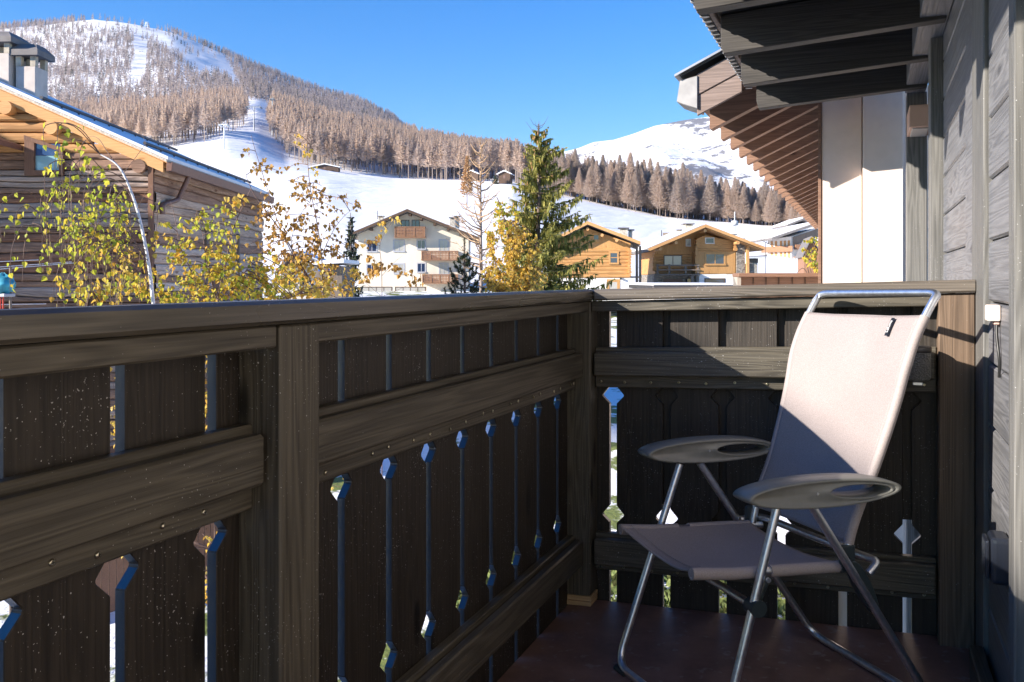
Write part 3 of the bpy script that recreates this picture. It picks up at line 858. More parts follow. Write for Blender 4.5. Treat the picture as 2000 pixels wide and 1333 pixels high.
def grid_obj(name, pxs, Zs, zfun, mat):
    A, B = np.meshgrid(pxs, Zs)
    Zv = zfun(A, B)
    X = ((A - 1000) / FPX * CT - ST) * B; Y = ((A - 1000) / FPX * ST + CT) * B
    V = np.stack([X, Y, Zv], -1).reshape(-1, 3)
    w = len(pxs); fs = [(i * w + j, i * w + j + 1, (i + 1) * w + j + 1, (i + 1) * w + j) for i in range(len(Zs) - 1) for j in range(w - 1)]
    mb = MB(); mb.v = [tuple(p) for p in V]; mb.f = fs; mb.s = [True] * len(fs); mb.m = [0] * len(fs)
    return mb.build(name, mat)
pxs = np.concatenate([np.linspace(-900, -40, 40), np.linspace(-20, 1620, 230), np.linspace(1650, 3300, 40)])
Zs = np.concatenate([np.linspace(118, 300, 40), np.geomspace(305, 2200, 120), [2500, 3200]])
def hill_fun(A, B):
    z = ground_z(A, np.minimum(B, 2200))
    return np.where(B > 2200, z - (B - 2200) * .25, z)
tag(grid_obj('hillside', pxs, Zs, hill_fun, M['snow']), kind='structure')
gx = np.linspace(-70, 130, 81); gy = np.linspace(-30, 150, 73)
GX, GY = np.meshgrid(gx, gy)
PZ = np.maximum(.5, -GX * ST + GY * CT)
GZ = np.interp(PZ, NEARZ, NEARH) + fbm(GX / 9, GY / 9, 3) * .35 - np.clip((PZ - 112) / 20, 0, 1) * .6
mb = MB(); w = len(gx)
mb.v = [tuple(p) for p in np.stack([GX, GY, GZ], -1).reshape(-1, 3)]
mb.f = [(i * w + j, i * w + j + 1, (i + 1) * w + j + 1, (i + 1) * w + j) for i in range(len(gy) - 1) for j in range(w - 1)]
mb.s = [True] * len(mb.f); mb.m = [0] * len(mb.f)
tag(mb.build('ground', ground_mat()), kind='structure')

# far snow mountain with bare rock bands
def rock_snow():
    m, nt, b = new_mat('rock_and_snow')
    N = nt.nodes; L = nt.links
    tc = N.new('ShaderNodeTexCoord')
    n = N.new('ShaderNodeTexNoise'); n.inputs['Scale'].default_value = .012; n.inputs['Detail'].default_value = 9; n.inputs['Roughness'].default_value = .72
    L.new(tc.outputs['Object'], n.inputs['Vector'])
    big = N.new('ShaderNodeTexNoise'); big.inputs['Scale'].default_value = .0021; big.inputs['Detail'].default_value = 3
    L.new(tc.outputs['Object'], big.inputs['Vector'])
    a = N.new('ShaderNodeMath'); a.operation = 'MULTIPLY_ADD'; a.inputs[1].default_value = .9
    L.new(big.outputs['Fac'], a.inputs[0]); L.new(n.outputs['Fac'], a.inputs[2])
    mr = N.new('ShaderNodeMapRange'); mr.inputs[1].default_value = 1.01; mr.inputs[2].default_value = 1.06
    L.new(a.outputs[0], mr.inputs[0])
    mc = N.new('ShaderNodeMix'); mc.data_type = 'RGBA'
    L.new(mr.outputs[0], mc.inputs[0]); mc.inputs[6].default_value = (.80, .80, .81, 1); mc.inputs[7].default_value = (.17, .16, .16, 1)
    L.new(mc.outputs[2], b.inputs['Base Color']); b.inputs['Roughness'].default_value = .8
    bp = N.new('ShaderNodeBump'); bp.inputs['Strength'].default_value = .7; bp.inputs['Distance'].default_value = 18
    L.new(n.outputs['Fac'], bp.inputs['Height']); L.new(bp.outputs['Normal'], b.inputs['Normal'])
    return m
SKY_X = [700, 900, 1050, 1130, 1160, 1200, 1240, 1280, 1330, 1380, 1450, 1520, 1620, 1800, 2100, 2600]
SKY_Y = [400, 340, 308, 290, 278, 273, 261, 246, 236, 229, 212, 200, 190, 215, 200, 300]
pxs2 = np.linspace(700, 2600, 260); Zs2 = np.concatenate([np.linspace(2600, 5000, 90), np.linspace(5060, 6500, 12)])
def mtn(A, B):
    top = EYE + (HY - np.interp(A, SKY_X, SKY_Y)) / FPX * 5000
    t = np.clip((B - 2600) / 2400, 0, 1)
    z = 40 + (top - 40) * t ** 1.25
    X = ((A - 1000) / FPX * CT - ST) * B; Y = ((A - 1000) / FPX * ST + CT) * B
    rid = 1 - np.abs(fbm(X / 520, Y / 520, 5)) * 2
    z = z + (rid - .5) * 95 * np.sin(np.pi * np.clip(t, 0, 1)) + fbm(X / 130, Y / 130, 3) * 16 * np.sin(np.pi * np.clip(t * .98, 0, 1))
    return np.where(B > 5000, top - (B - 5000) * .4, z)
tag(grid_obj('mountain', pxs2, Zs2, mtn, rock_snow()), kind='structure')

# ------------------------------------------------------------------ larches
M['larch'] = leafy('bare_larch_twigs', [(.46, .365, .305), (.62, .50, .415), (.56, .45, .37), (.68, .555, .455)], .5, .8)
def tree_vary(m, lo=.72, hi=1.12):
    nt = m.node_tree; b = nt.nodes['Principled BSDF']; src = b.inputs['Base Color'].links[0].from_socket
    oi = nt.nodes.new('ShaderNodeObjectInfo'); mr = nt.nodes.new('ShaderNodeMapRange'); mr.inputs[3].default_value = lo; mr.inputs[4].default_value = hi
    nt.links.new(oi.outputs['Random'], mr.inputs[0])
    h = nt.nodes.new('ShaderNodeHueSaturation'); nt.links.new(mr.outputs[0], h.inputs['Value']); nt.links.new(mr.outputs[0], h.inputs['Saturation']); nt.links.new(src, h.inputs['Color'])
    nt.links.new(h.outputs[0], b.inputs['Base Color'])
tree_vary(M['larch'])
M['larch_b'] = leafy('grey_larch_twigs', [(.42, .34, .30), (.54, .445, .39), (.48, .395, .345)], .5, .8)
M['far_larch_b'] = leafy('dark_larch_twigs', [(.19, .165, .18), (.29, .25, .255), (.24, .21, .22)], .25, .85)  # darker twig colour for a random share of the far trees
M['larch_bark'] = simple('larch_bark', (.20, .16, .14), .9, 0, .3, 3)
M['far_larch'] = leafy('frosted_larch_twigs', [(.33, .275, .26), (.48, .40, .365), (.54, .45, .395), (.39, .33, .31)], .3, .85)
M['pine'] = leafy('stone_pine_needles', [(.025, .04, .025), (.05, .065, .035), (.035, .05, .032)], .1, .8)
def crown_larch(seed, H=22.0, n=330, rw=.05, full=1.0, low=.24):
    r = random.Random(seed); vs = []; fs = []
    for i in range(n):
        t = r.random() ** .8
        z = H * (low + (1 - low) * t)
        prof = (1 - t) ** 1.0 * (.6 + .4 * min(1, t / .12))
        ln = (4.2 * prof + .2) * r.uniform(.45, 1.08) * full
        a = r.uniform(0, 2 * math.pi); up = r.uniform(-.02, .5) * ln
        dx, dy = math.cos(a), math.sin(a)
        w = rw * r.uniform(.7, 1.5)
        q = r.random() * .25
        o = len(vs)
        b0 = (dx * ln * q, dy * ln * q, z); b1 = (dx * ln, dy * ln, z + up)
        mid = (dx * ln * .6, dy * ln * .6, z + up * .4)
        vs += [b0, (mid[0] - dy * w * 1.5, mid[1] + dx * w * 1.5, mid[2]), b1, (mid[0] + dy * w * 1.5, mid[1] - dx * w * 1.5, mid[2] - .05)]
        fs.append((o, o + 1, o + 2, o + 3))
        # hanging / rising side twigs
        for k in range(2):
            s = r.uniform(.35, .95); l2 = r.uniform(.35, .9) * (.5 + prof)
            c = (dx * ln * s, dy * ln * s, z + up * s * s)
            a2 = a + r.choice((-1, 1)) * r.uniform(.5, 1.2)
            e = (c[0] + math.cos(a2) * l2, c[1] + math.sin(a2) * l2, c[2] + r.uniform(-.4, .5) * l2)
            o = len(vs)
            vs += [c, ((c[0] + e[0]) / 2, (c[1] + e[1]) / 2, (c[2] + e[2]) / 2 + w * 1.3), e, ((c[0] + e[0]) / 2, (c[1] + e[1]) / 2, (c[2] + e[2]) / 2 - w * 1.3)]
            fs.append((o, o + 1, o + 2, o + 3))
    return vs, fs
larch_var = []
for k in range(12):
    H = [22, 20, 23, 19, 21, 17, 24, 22, 20, 23, 21, 19][k]
    tr = MB().tube([(0, 0, -1.5), (.1 * (k % 3 - 1), .05, H * .5), (0, 0, H)], [.24, .17, .04], 6).build('larch_tree', M['larch_bark'])
    v, f = crown_larch(40 + k, H, 1900, full=[1, .85, 1.05, .95, 1.1, 1.15, .9, 1.5, 1.3, 1.55, 1.4, 1.35][k], low=[.36, .42, .3, .4, .46, .16, .4, .12, .18, .1, .2, .14][k])
    mb = MB(); mb.add(v, f); cr = mb.build('crown', M['larch'])
    larch_var.append((tr.data, cr.data, H))
    bpy.data.objects.remove(tr); bpy.data.objects.remove(cr)

def in_poly(x, y, poly):
    c = False; n = len(poly); j = n - 1
    for i in range(n):
        xi, yi = poly[i]; xj, yj = poly[j]
        if (yi > y) != (yj > y) and x < (xj - xi) * (y - yi) / (yj - yi) + xi: c = not c
        j = i
    return c
PISTE = [(380, 330), (384, 284), (440, 262), (480, 250), (490, 222), (462, 206), (497, 197), (533, 203), (526, 240), (526, 270), (560, 308), (612, 331), (700, 338), (780, 347), (700, 600), (300, 600)]
UPPER = [(353, 133), (364, 117), (439, 117), (455, 138), (470, 177), (452, 167), (431, 150), (389, 148)]
SUMMIT = [(150, 52), (180, 30), (250, 40), (300, 50), (345, 70), (400, 92), (440, 112), (439, 120), (364, 119), (335, 108), (305, 88), (288, 74), (268, 78), (255, 62), (228, 60), (190, 58)]
CUT = [(262, 78), (291, 82), (286, 110), (286, 150), (274, 176), (252, 176), (258, 140), (261, 110)]
def edge_low(px):    # picture row of the lower edge of the wood
    return np.interp(px, [-300, 0, 300, 384, 430, 480, 526, 560, 612, 700, 780, 850, 900, 1000, 1100, 1200, 1300, 1400, 1500, 1560, 1700], [302, 302, 292, 284, 268, 250, 262, 306, 330, 337, 348, 352, 352, 354, 381, 404, 423, 432, 440, 444, 450])
cand = []
R_ = random.Random(11)
tries = 0
def try_tree(px, Z):
    z = float(ground_z(np.array(px), np.array(Z)))
    py = HY - (z - EYE) / Z * FPX
    if Z < 700 and py > edge_low(px) + R_.uniform(-1.5, 2.5): return
    if px > 300 and px < 720 and in_poly(px, py, PISTE): return
    if Z > 900:
        if in_poly(px, py, UPPER) or in_poly(px, py, CUT): return
        if in_poly(px, py, SUMMIT) and R_.random() > .16: return
        if 440 < px < 470 and py > 150 and py < 180 and abs(px - 445 - (py - 140) * .7) < 5: return
    X, Y = XY(px, Z)
    dens = fbm(np.array(X / 40), np.array(Y / 40), 2)
    if R_.random() < float(np.clip(-dens * 1.6 - .15, 0, .7)): return
    cand.append((Z, px, X, Y, z))
for _ in range(1500): try_tree(R_.uniform(520, 1010), R_.uniform(428, 640))
for _ in range(2100): try_tree(R_.uniform(520, 1000), R_.uniform(560, 1050))
for _ in range(1900): try_tree(R_.uniform(985, 1590), R_.uniform(335, 430))
for _ in range(1200): try_tree(R_.uniform(985, 1590), R_.uniform(420, 640))
for _ in range(260): try_tree(R_.uniform(190, 500), R_.uniform(440, 520))
for _ in range(1700): try_tree(R_.uniform(-150, 505), R_.uniform(500, 900))
for _ in range(2800): try_tree(R_.uniform(-250, 780), R_.uniform(880, 1350))
for _ in range(6000): try_tree(R_.uniform(-250, 800), R_.uniform(1300, 2190))
for _ in range(1100): try_tree(R_.uniform(440, 900), R_.uniform(1300, 2195))
cand.sort()
def label_for(px, Z):
    if px < 515: return 'tan leafless larch in the clump of trees left of the ski run', 'larches left of the ski run'
    if px > 1075: return 'tall pale tan leafless larch in the wood right of the big green spruce', 'larches right of the spruce'
    return 'tan leafless larch in the wood above the open snow field', 'larches above the snow field'
vis = [c for c in cand if -5 < c[1] < 1600][:285]
visset = set(vis)
def shrink(px, Z): return float(np.interp(px, [200, 1150, 1350, 1500, 1580], [1, 1, .95, .75, .62]))
for Z, px, X, Y, z in vis:
    a, b, H = larch_var[R_.randrange(7) if px < 1060 else R_.randrange(7, 12)]
    o = bpy.data.objects.new('larch_tree', a); COL.objects.link(o)
    s = R_.uniform(.66, 1.16) * shrink(px, Z)
    o.location = (X, Y, z); o.rotation_euler = (0, 0, R_.uniform(0, 6.28)); o.scale = (s * R_.uniform(.9, 1.1), s, s)
    l, g = label_for(px, Z); tag(o, l, 'tree', g)
    c = bpy.data.objects.new('crown', b); COL.objects.link(c); c.parent = o
# the rest of the wood: one mass of far trees
def far_mass(name, items, nb, mats, hs=(15, 22)):
    """many small trees in one mesh: a trunk sliver and nb twig faces each"""
    g = np.random.default_rng(len(items)); T = len(items)
    A = np.array(items); Z, px, X, Y, z = A.T
    far = Z > 900
    H = g.uniform(hs[0], hs[1], T) * np.where(far, .95, np.interp(px, [200, 1150, 1350, 1500, 1580], [1, 1, .95, .75, .62]))
    dark = far & (g.random(T) < .07)
    cw = g.uniform(.8, 1.25, T); rw_ = np.where(far, 1.3, .5)
    n = nb; S = (T, n); lo_ = np.where(far, .12, np.where(px > 1060, .14, .36))
    t = g.random(S) ** .85; h = H[:, None] * (lo_[:, None] + (1 - lo_)[:, None] * t)
    ln = (3.9 * (1 - t) ** .95 + .25) * g.uniform(.5, 1.1, S) * cw[:, None] * np.where((px > 1060) & ~far, 1.35, 1.0)[:, None]
    a = g.uniform(0, 6.283, S); dx, dy = np.cos(a), np.sin(a); up = g.uniform(-.1, .5, S) * ln
    wv = g.uniform(.2, .42, S) * rw_[:, None]
    x0, y0, z0 = X[:, None], Y[:, None], z[:, None] + h
    q = np.stack([np.stack([x0 + dx * ln * .1, y0 + dy * ln * .1, z0], -1), np.stack([x0 + dx * ln * .6 - dy * wv, y0 + dy * ln * .6 + dx * wv, z0 + up * .4 + wv], -1),
                  np.stack([x0 + dx * ln, y0 + dy * ln, z0 + up], -1), np.stack([x0 + dx * ln * .6 + dy * wv, y0 + dy * ln * .6 - dx * wv, z0 + up * .4 - wv], -1)], 2)
    w = .24
    tr = np.stack([np.stack([X - w, Y, z - 1], -1), np.stack([X + w, Y, z - 1], -1), np.stack([X + .05, Y, z + H], -1), np.stack([X - .05, Y, z + H], -1)], 1)[:, None]
    V = np.concatenate([tr, q], 1).reshape(-1, 3)
    F = V.shape[0] // 4
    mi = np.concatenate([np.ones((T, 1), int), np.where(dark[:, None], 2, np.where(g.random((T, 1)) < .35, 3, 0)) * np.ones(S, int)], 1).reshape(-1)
    me = bpy.data.meshes.new(name)
    me.vertices.add(len(V)); me.vertices.foreach_set('co', V.astype(np.float32).ravel())
    me.loops.add(len(V)); me.loops.foreach_set('vertex_index', np.arange(len(V), dtype=np.int32))
    me.polygons.add(F); me.polygons.foreach_set('loop_start', np.arange(0, len(V), 4, dtype=np.int32)); 
    for m in mats: me.materials.append(m)
    me.polygons.foreach_set('material_index', mi.astype(np.int32))
    me.update(calc_edges=True); me.validate()
    o = bpy.data.objects.new(name, me); COL.objects.link(o); return o
rest = [c for c in cand if c not in visset]
mid = [c for c in rest if c[0] <= 900]; far = [c for c in rest if c[0] > 900]
tag(far_mass('larch_forest', mid, 270, [M['larch'], M['larch_bark'], M['pine'], M['larch_b']]), 'tan leafless larch forest rising behind the front row of trees', 'forest', kind='stuff')
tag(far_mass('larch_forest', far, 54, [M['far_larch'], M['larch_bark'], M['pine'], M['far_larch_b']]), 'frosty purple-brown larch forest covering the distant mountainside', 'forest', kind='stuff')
# woods at the foot of the far snow mountain
items = []
for _ in range(900):
    px = R_.uniform(1300, 1640); Z = R_.uniform(2650, 3300)
    X, Y = XY(px, Z); z = float(mtn(np.array(px), np.array(Z)))
    items.append((Z, px, X, Y, z))
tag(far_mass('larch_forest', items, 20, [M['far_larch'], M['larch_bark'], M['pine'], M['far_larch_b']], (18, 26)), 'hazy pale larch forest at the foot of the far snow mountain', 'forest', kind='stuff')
# dark stone pines along the mountain crest
def pine_mesh(seed, H=12):
    r = random.Random(seed); mb = MB()
    mb.tube([(0, 0, -1), (0, 0, H * .9)], [.25, .08], 5, mi=1)
    for i in range(170):
        t = r.random(); z = H * (.12 + .86 * t); R = 2.9 * (1 - t) ** .5 * (.6 + .4 * min(1, t * 5)) * r.uniform(.35, 1)
        a = r.uniform(0, 6.283); c = Vector((math.cos(a) * R, math.sin(a) * R, z)); s = r.uniform(.3, .7)
        d = Vector((r.gauss(0, 1), r.gauss(0, 1), r.gauss(0, 1))).normalized(); e = d.orthogonal().normalized()
        mb.add([c - d * s, c + e * s * .8, c + d * s, c - e * s * .8], [(0, 1, 2, 3)])
    return mb
pines = [pine_mesh(s, h).build('stone_pine', [M['pine'], M['larch_bark']]) for s, h in ((1, 13), (2, 11), (3, 15))]
pm = [p.data for p in pines]
for p in pines: bpy.data.objects.remove(p)
crest = [(55, 49), (63, 50), (72, 48), (82, 47), (92, 46), (98, 45), (104, 45), (110, 44), (117, 44), (125, 46), (137, 46), (144, 45), (158, 44), (272, 50), (315, 64), (322, 66), (330, 70), (338, 74), (346, 80), (354, 86), (360, 92), (404, 84), (410, 88), (416, 92), (421, 95), (427, 98), (433, 102), (439, 106), (634, 178), (645, 181), (600, 170), (606, 172), (660, 186), (668, 189), (676, 192), (684, 194), (692, 197), (700, 199), (708, 202), (716, 206), (724, 208), (732, 211), (742, 214), (752, 218), (762, 222)]
for k, (px, py) in enumerate(crest):
    Z = 2190 if px < 700 else 2180
    for _ in range(40):                       # walk down the slope until the ground lies at this row
        z = float(ground_z(np.array(px), np.array(Z)))
        if HY - (z - EYE) / Z * FPX >= py - 1 or Z < 1500: break
        Z -= 18
    X, Y = XY(px, Z)
    o = bpy.data.objects.new('stone_pine', pm[k % 3]); COL.objects.link(o)
    o.location = (X, Y, z); s = R_.uniform(.7, 1.15); o.scale = (s, s, s); o.rotation_euler = (0, 0, R_.uniform(0, 6.28))
    tag(o, 'small dark green stone pine along the crest of the snowy mountain', 'tree', 'dark pines along the mountain crest')

# ------------------------------------------------------------------ ski lift masts and station
M['mast'] = simple('galvanised_mast', (.26, .29, .32), .5, .5)
M['mast_pale'] = simple('frosted_mast', (.62, .65, .68), .6, .2)
def mast(px, py_top, py_bot, Zg, label, pale=False, arm=3.2):
    z = float(ground_z(np.array(px), np.array(Zg)))
    X, Y = XY(px, Zg)
    H = (py_bot - py_top) / FPX * Zg
    z = EYE + (HY - py_bot) / FPX * Zg
    m = M['mast_pale'] if pale else M['mast']
    t = thing('lift_mast', label, 'ski lift mast', (X, Y, z), TH, 'ski lift masts')
    MB().tube([(0, 0, -2), (0, 0, H)], [.42, .3], 10).build('pole', m, t)
    mb = MB(); mb.box(-arm, arm, -.25, .25, H - .3, H + .15); mb.build('cross_arm', m, t)
    for s in (-1, 1):
        mb = MB(); mb.box(s * arm - .3, s * arm + .3, -2.2, 2.2, H - .75, H - .35)
        for k in range(5): mb.tube([(s * arm - .15, -1.9 + k * .95, H - .85), (s * arm + .15, -1.9 + k * .95, H - .85)], .28, 8)
        mb.box(s * (arm - .9) - .05, s * (arm - .9) + .05, -.05, .05, H + .1, H + 1.2)
        mb.build('sheave', m, t)
mast(496, 209, 258, 552, 'dark ski lift mast with cross arm standing on the snow run', False, 4.4)
mast(438, 243, 306, 400, 'pale ski lift mast at the edge of the wood above the log barn', True, 1.6)
mast(532, 193, 262, 560, 'thin grey ski lift mast beside the wood right of the snow run', False, 1.0)
mast(281, 62, 78, 1900, 'tiny ski lift mast on the snow just below the summit', False, 3.0)
mast(275, 100, 122, 1600, 'tiny ski lift mast in the snowy cutting through the mountain forest', False, 2.5)
mast(266, 148, 170, 1300, 'tiny ski lift mast at the foot of the snowy forest cutting', True, 2.5)
X, Y = XY(286, 2150); z0 = EYE + (HY - 58) / FPX * 2150
t = thing('summit_station', 'tiny frosted lattice mast and lift station on the summit snow', 'lift station', (X, Y, z0), TH)
mb = MB()
for s in (-1, 1): mb.tube([(s * 5, 0, -3), (s * 1, 0, 18)], .8, 6)
for k in range(4): mb.box(-7 + k, 7 - k, -.4, .4, 5 + k * 4, 5.8 + k * 4)
mb.build('lattice', M['mast_pale'], t)
MB().box(-9, 9, -5, 5, -4, 3).build('cabin', M['mast_pale'], t, bevel=.5)
X, Y = XY(415, 905); z0 = EYE + (HY - 191) / FPX * 905
t = thing('lift_station', 'pale domed ski lift station above the clump of larches', 'lift station', (X, Y, z0), TH)
mb = MB()
for i in range(8):
    pass
ring = [(5.2 * math.cos(math.pi * k / 10), 3.4 * math.sin(math.pi * k / 10)) for k in range(11)]
mb.prism([(x + 7, z) for x, z in ring], 'y', -5, 5); mb.build('dome', M['mast_pale'], t, bevel=.2)
mb = MB(); mb.tube([(-7, 0, -6), (-7, 0, 5)], .6, 8); mb.box(-13, -1, -1.2, 1.2, 3, 4.4); mb.box(-12, -2, -.7, .7, 5.6, 6.4); mb.tube([(-10, 0, 4), (-10, 0, 6)], .4, 6); mb.tube([(-4, 0, 4), (-4, 0, 6)], .4, 6)
mb.build('gantry', M['mast_pale'], t)
MB().prism([(14, -3), (24, -3), (24, 1), (19, 3), (14, 1)], 'y', -4, 4).build('shed', M['snow_roof'], t)

# lawn laid bare by the sun below the balcony
gm_, nt_, b_ = new_mat('lawn_grass')
tc_ = nt_.nodes.new('ShaderNodeTexCoord'); no_ = nt_.nodes.new('ShaderNodeTexNoise'); no_.inputs['Scale'].default_value = 14; no_.inputs['Detail'].default_value = 6
rp_ = nt_.nodes.new('ShaderNodeValToRGB'); rp_.color_ramp.elements[0].position = .3; rp_.color_ramp.elements[1].position = .72
rp_.color_ramp.elements[0].color = (.03, .07, .012, 1); rp_.color_ramp.elements[1].color = (.20, .22, .07, 1)
nt_.links.new(tc_.outputs['Object'], no_.inputs['Vector']); nt_.links.new(no_.outputs['Fac'], rp_.inputs['Fac']); nt_.links.new(rp_.outputs['Color'], b_.inputs['Base Color']); b_.inputs['Roughness'].default_value = .8
mb = MB(); r0 = random.Random(5)
def gz_at(X, Y):
    Zc = max(.5, -X * ST + Y * CT)
    return float(np.interp(Zc, NEARZ, NEARH)) + float(fbm(np.array(X / 9), np.array(Y / 9), 3)) * .35
for _ in range(5200):
    a = r0.uniform(0, 6.283); q = math.sqrt(r0.random())
    X = -3.1 + 4.4 * q * math.cos(a) * (1 + .2 * math.sin(3 * a)); Y = 14.6 + 3.4 * q * math.sin(a)
    z = gz_at(X, Y); s = r0.uniform(.05, .13); c = r0.uniform(0, 3.14); dx, dy = math.cos(c) * s, math.sin(c) * s
    mb.add([(X - dx, Y - dy, z), (X + dx, Y + dy, z), (X + dx * .4 + r0.uniform(-.05, .05), Y + dy * .4, z + s * 1.3), (X - dx * .5, Y - dy * .5, z + s)], [(0, 1, 2, 3)])
tag(mb.build('grass', gm_), 'patch of short green grass in the snow below the end railing', 'grass', kind='stuff')
# ------------------------------------------------------------------ village houses
M['cream'] = simple('cream_render', (.70, .625, .52), .9, 0, .05, 1.2, .1)
M['white_wall'] = simple('white_render_wall', (.78, .75, .71), .9, 0, .04, 1.5, .1)
M['roof_grey'] = simple('grey_slate_roof', (.17, .155, .15), .75, .1, .25, 3, .2)
M['brown_dark'] = wood('dark_brown_beam', (.05, .028, .018), (.14, .085, .055), 'x', .7, big=.4)
M['balcony_wood'] = wood('red_brown_balcony_wood', (.16, .075, .04), (.36, .19, .105), 'x', .6, big=.5)
M['log_x'] = wood('honey_log_wood', (.27, .125, .04), (.62, .34, .125), 'x', .6, big=.35, ring_amt=.35)
M['log_z'] = wood('honey_plank_wood', (.29, .14, .045), (.62, .35, .135), 'z', .6, big=.45)
M['fascia'] = wood('orange_fascia_wood', (.42, .20, .07), (.68, .40, .17), 'x', .6, big=.4)
M['shut'] = simple('orange_shutter', (.50, .25, .09), .6, 0, .15, 3)
M['frame_w'] = simple('white_window_frame', (.62, .60, .57), .6)
M['frame_g'] = simple('grey_window_reveal', (.40, .41, .45), .7)
M['pane'] = glass_pane('window_glass', (.02, .04, .09), .05)
M['curtain'] = glass_pane('curtained_window_glass', (.42, .40, .36), .2)
M['door_brown'] = simple('brown_shutter_panel', (.17, .10, .075), .7)
M['grey_wood'] = wood('grey_old_wood', (.10, .075, .06), (.26, .21, .17), 'z', .8, big=.4)
def stone_mat():
    m, nt, b = new_mat('rubble_stone')
    N = nt.nodes; L = nt.links
    tc = N.new('ShaderNodeTexCoord'); v = N.new('ShaderNodeTexVoronoi'); v.inputs['Scale'].default_value = 4.5
    mp = N.new('ShaderNodeMapping'); mp.inputs['Scale'].default_value = (1, 1, 2.0)
    L.new(tc.outputs['Object'], mp.inputs['Vector']); L.new(mp.outputs[0], v.inputs['Vector'])
    r = N.new('ShaderNodeValToRGB'); r.color_ramp.elements[0].color = (.09, .085, .08, 1); r.color_ramp.elements[1].color = (.36, .32, .27, 1)
    L.new(v.outputs['Color'], r.inputs['Fac']); L.new(r.outputs['Color'], b.inputs['Base Color']); b.inputs['Roughness'].default_value = .9
    bp = N.new('ShaderNodeBump'); bp.inputs['Strength'].default_value = .6; bp.inputs['Distance'].default_value = .06
    L.new(v.outputs['Distance'], bp.inputs['Height']); L.new(bp.outputs['Normal'], b.inputs['Normal'])
    return m
M['stone'] = stone_mat()
M['chimney_stone'] = simple('pale_chimney_stone', (.50, .44, .35), .9, 0, .35, 5, .3)

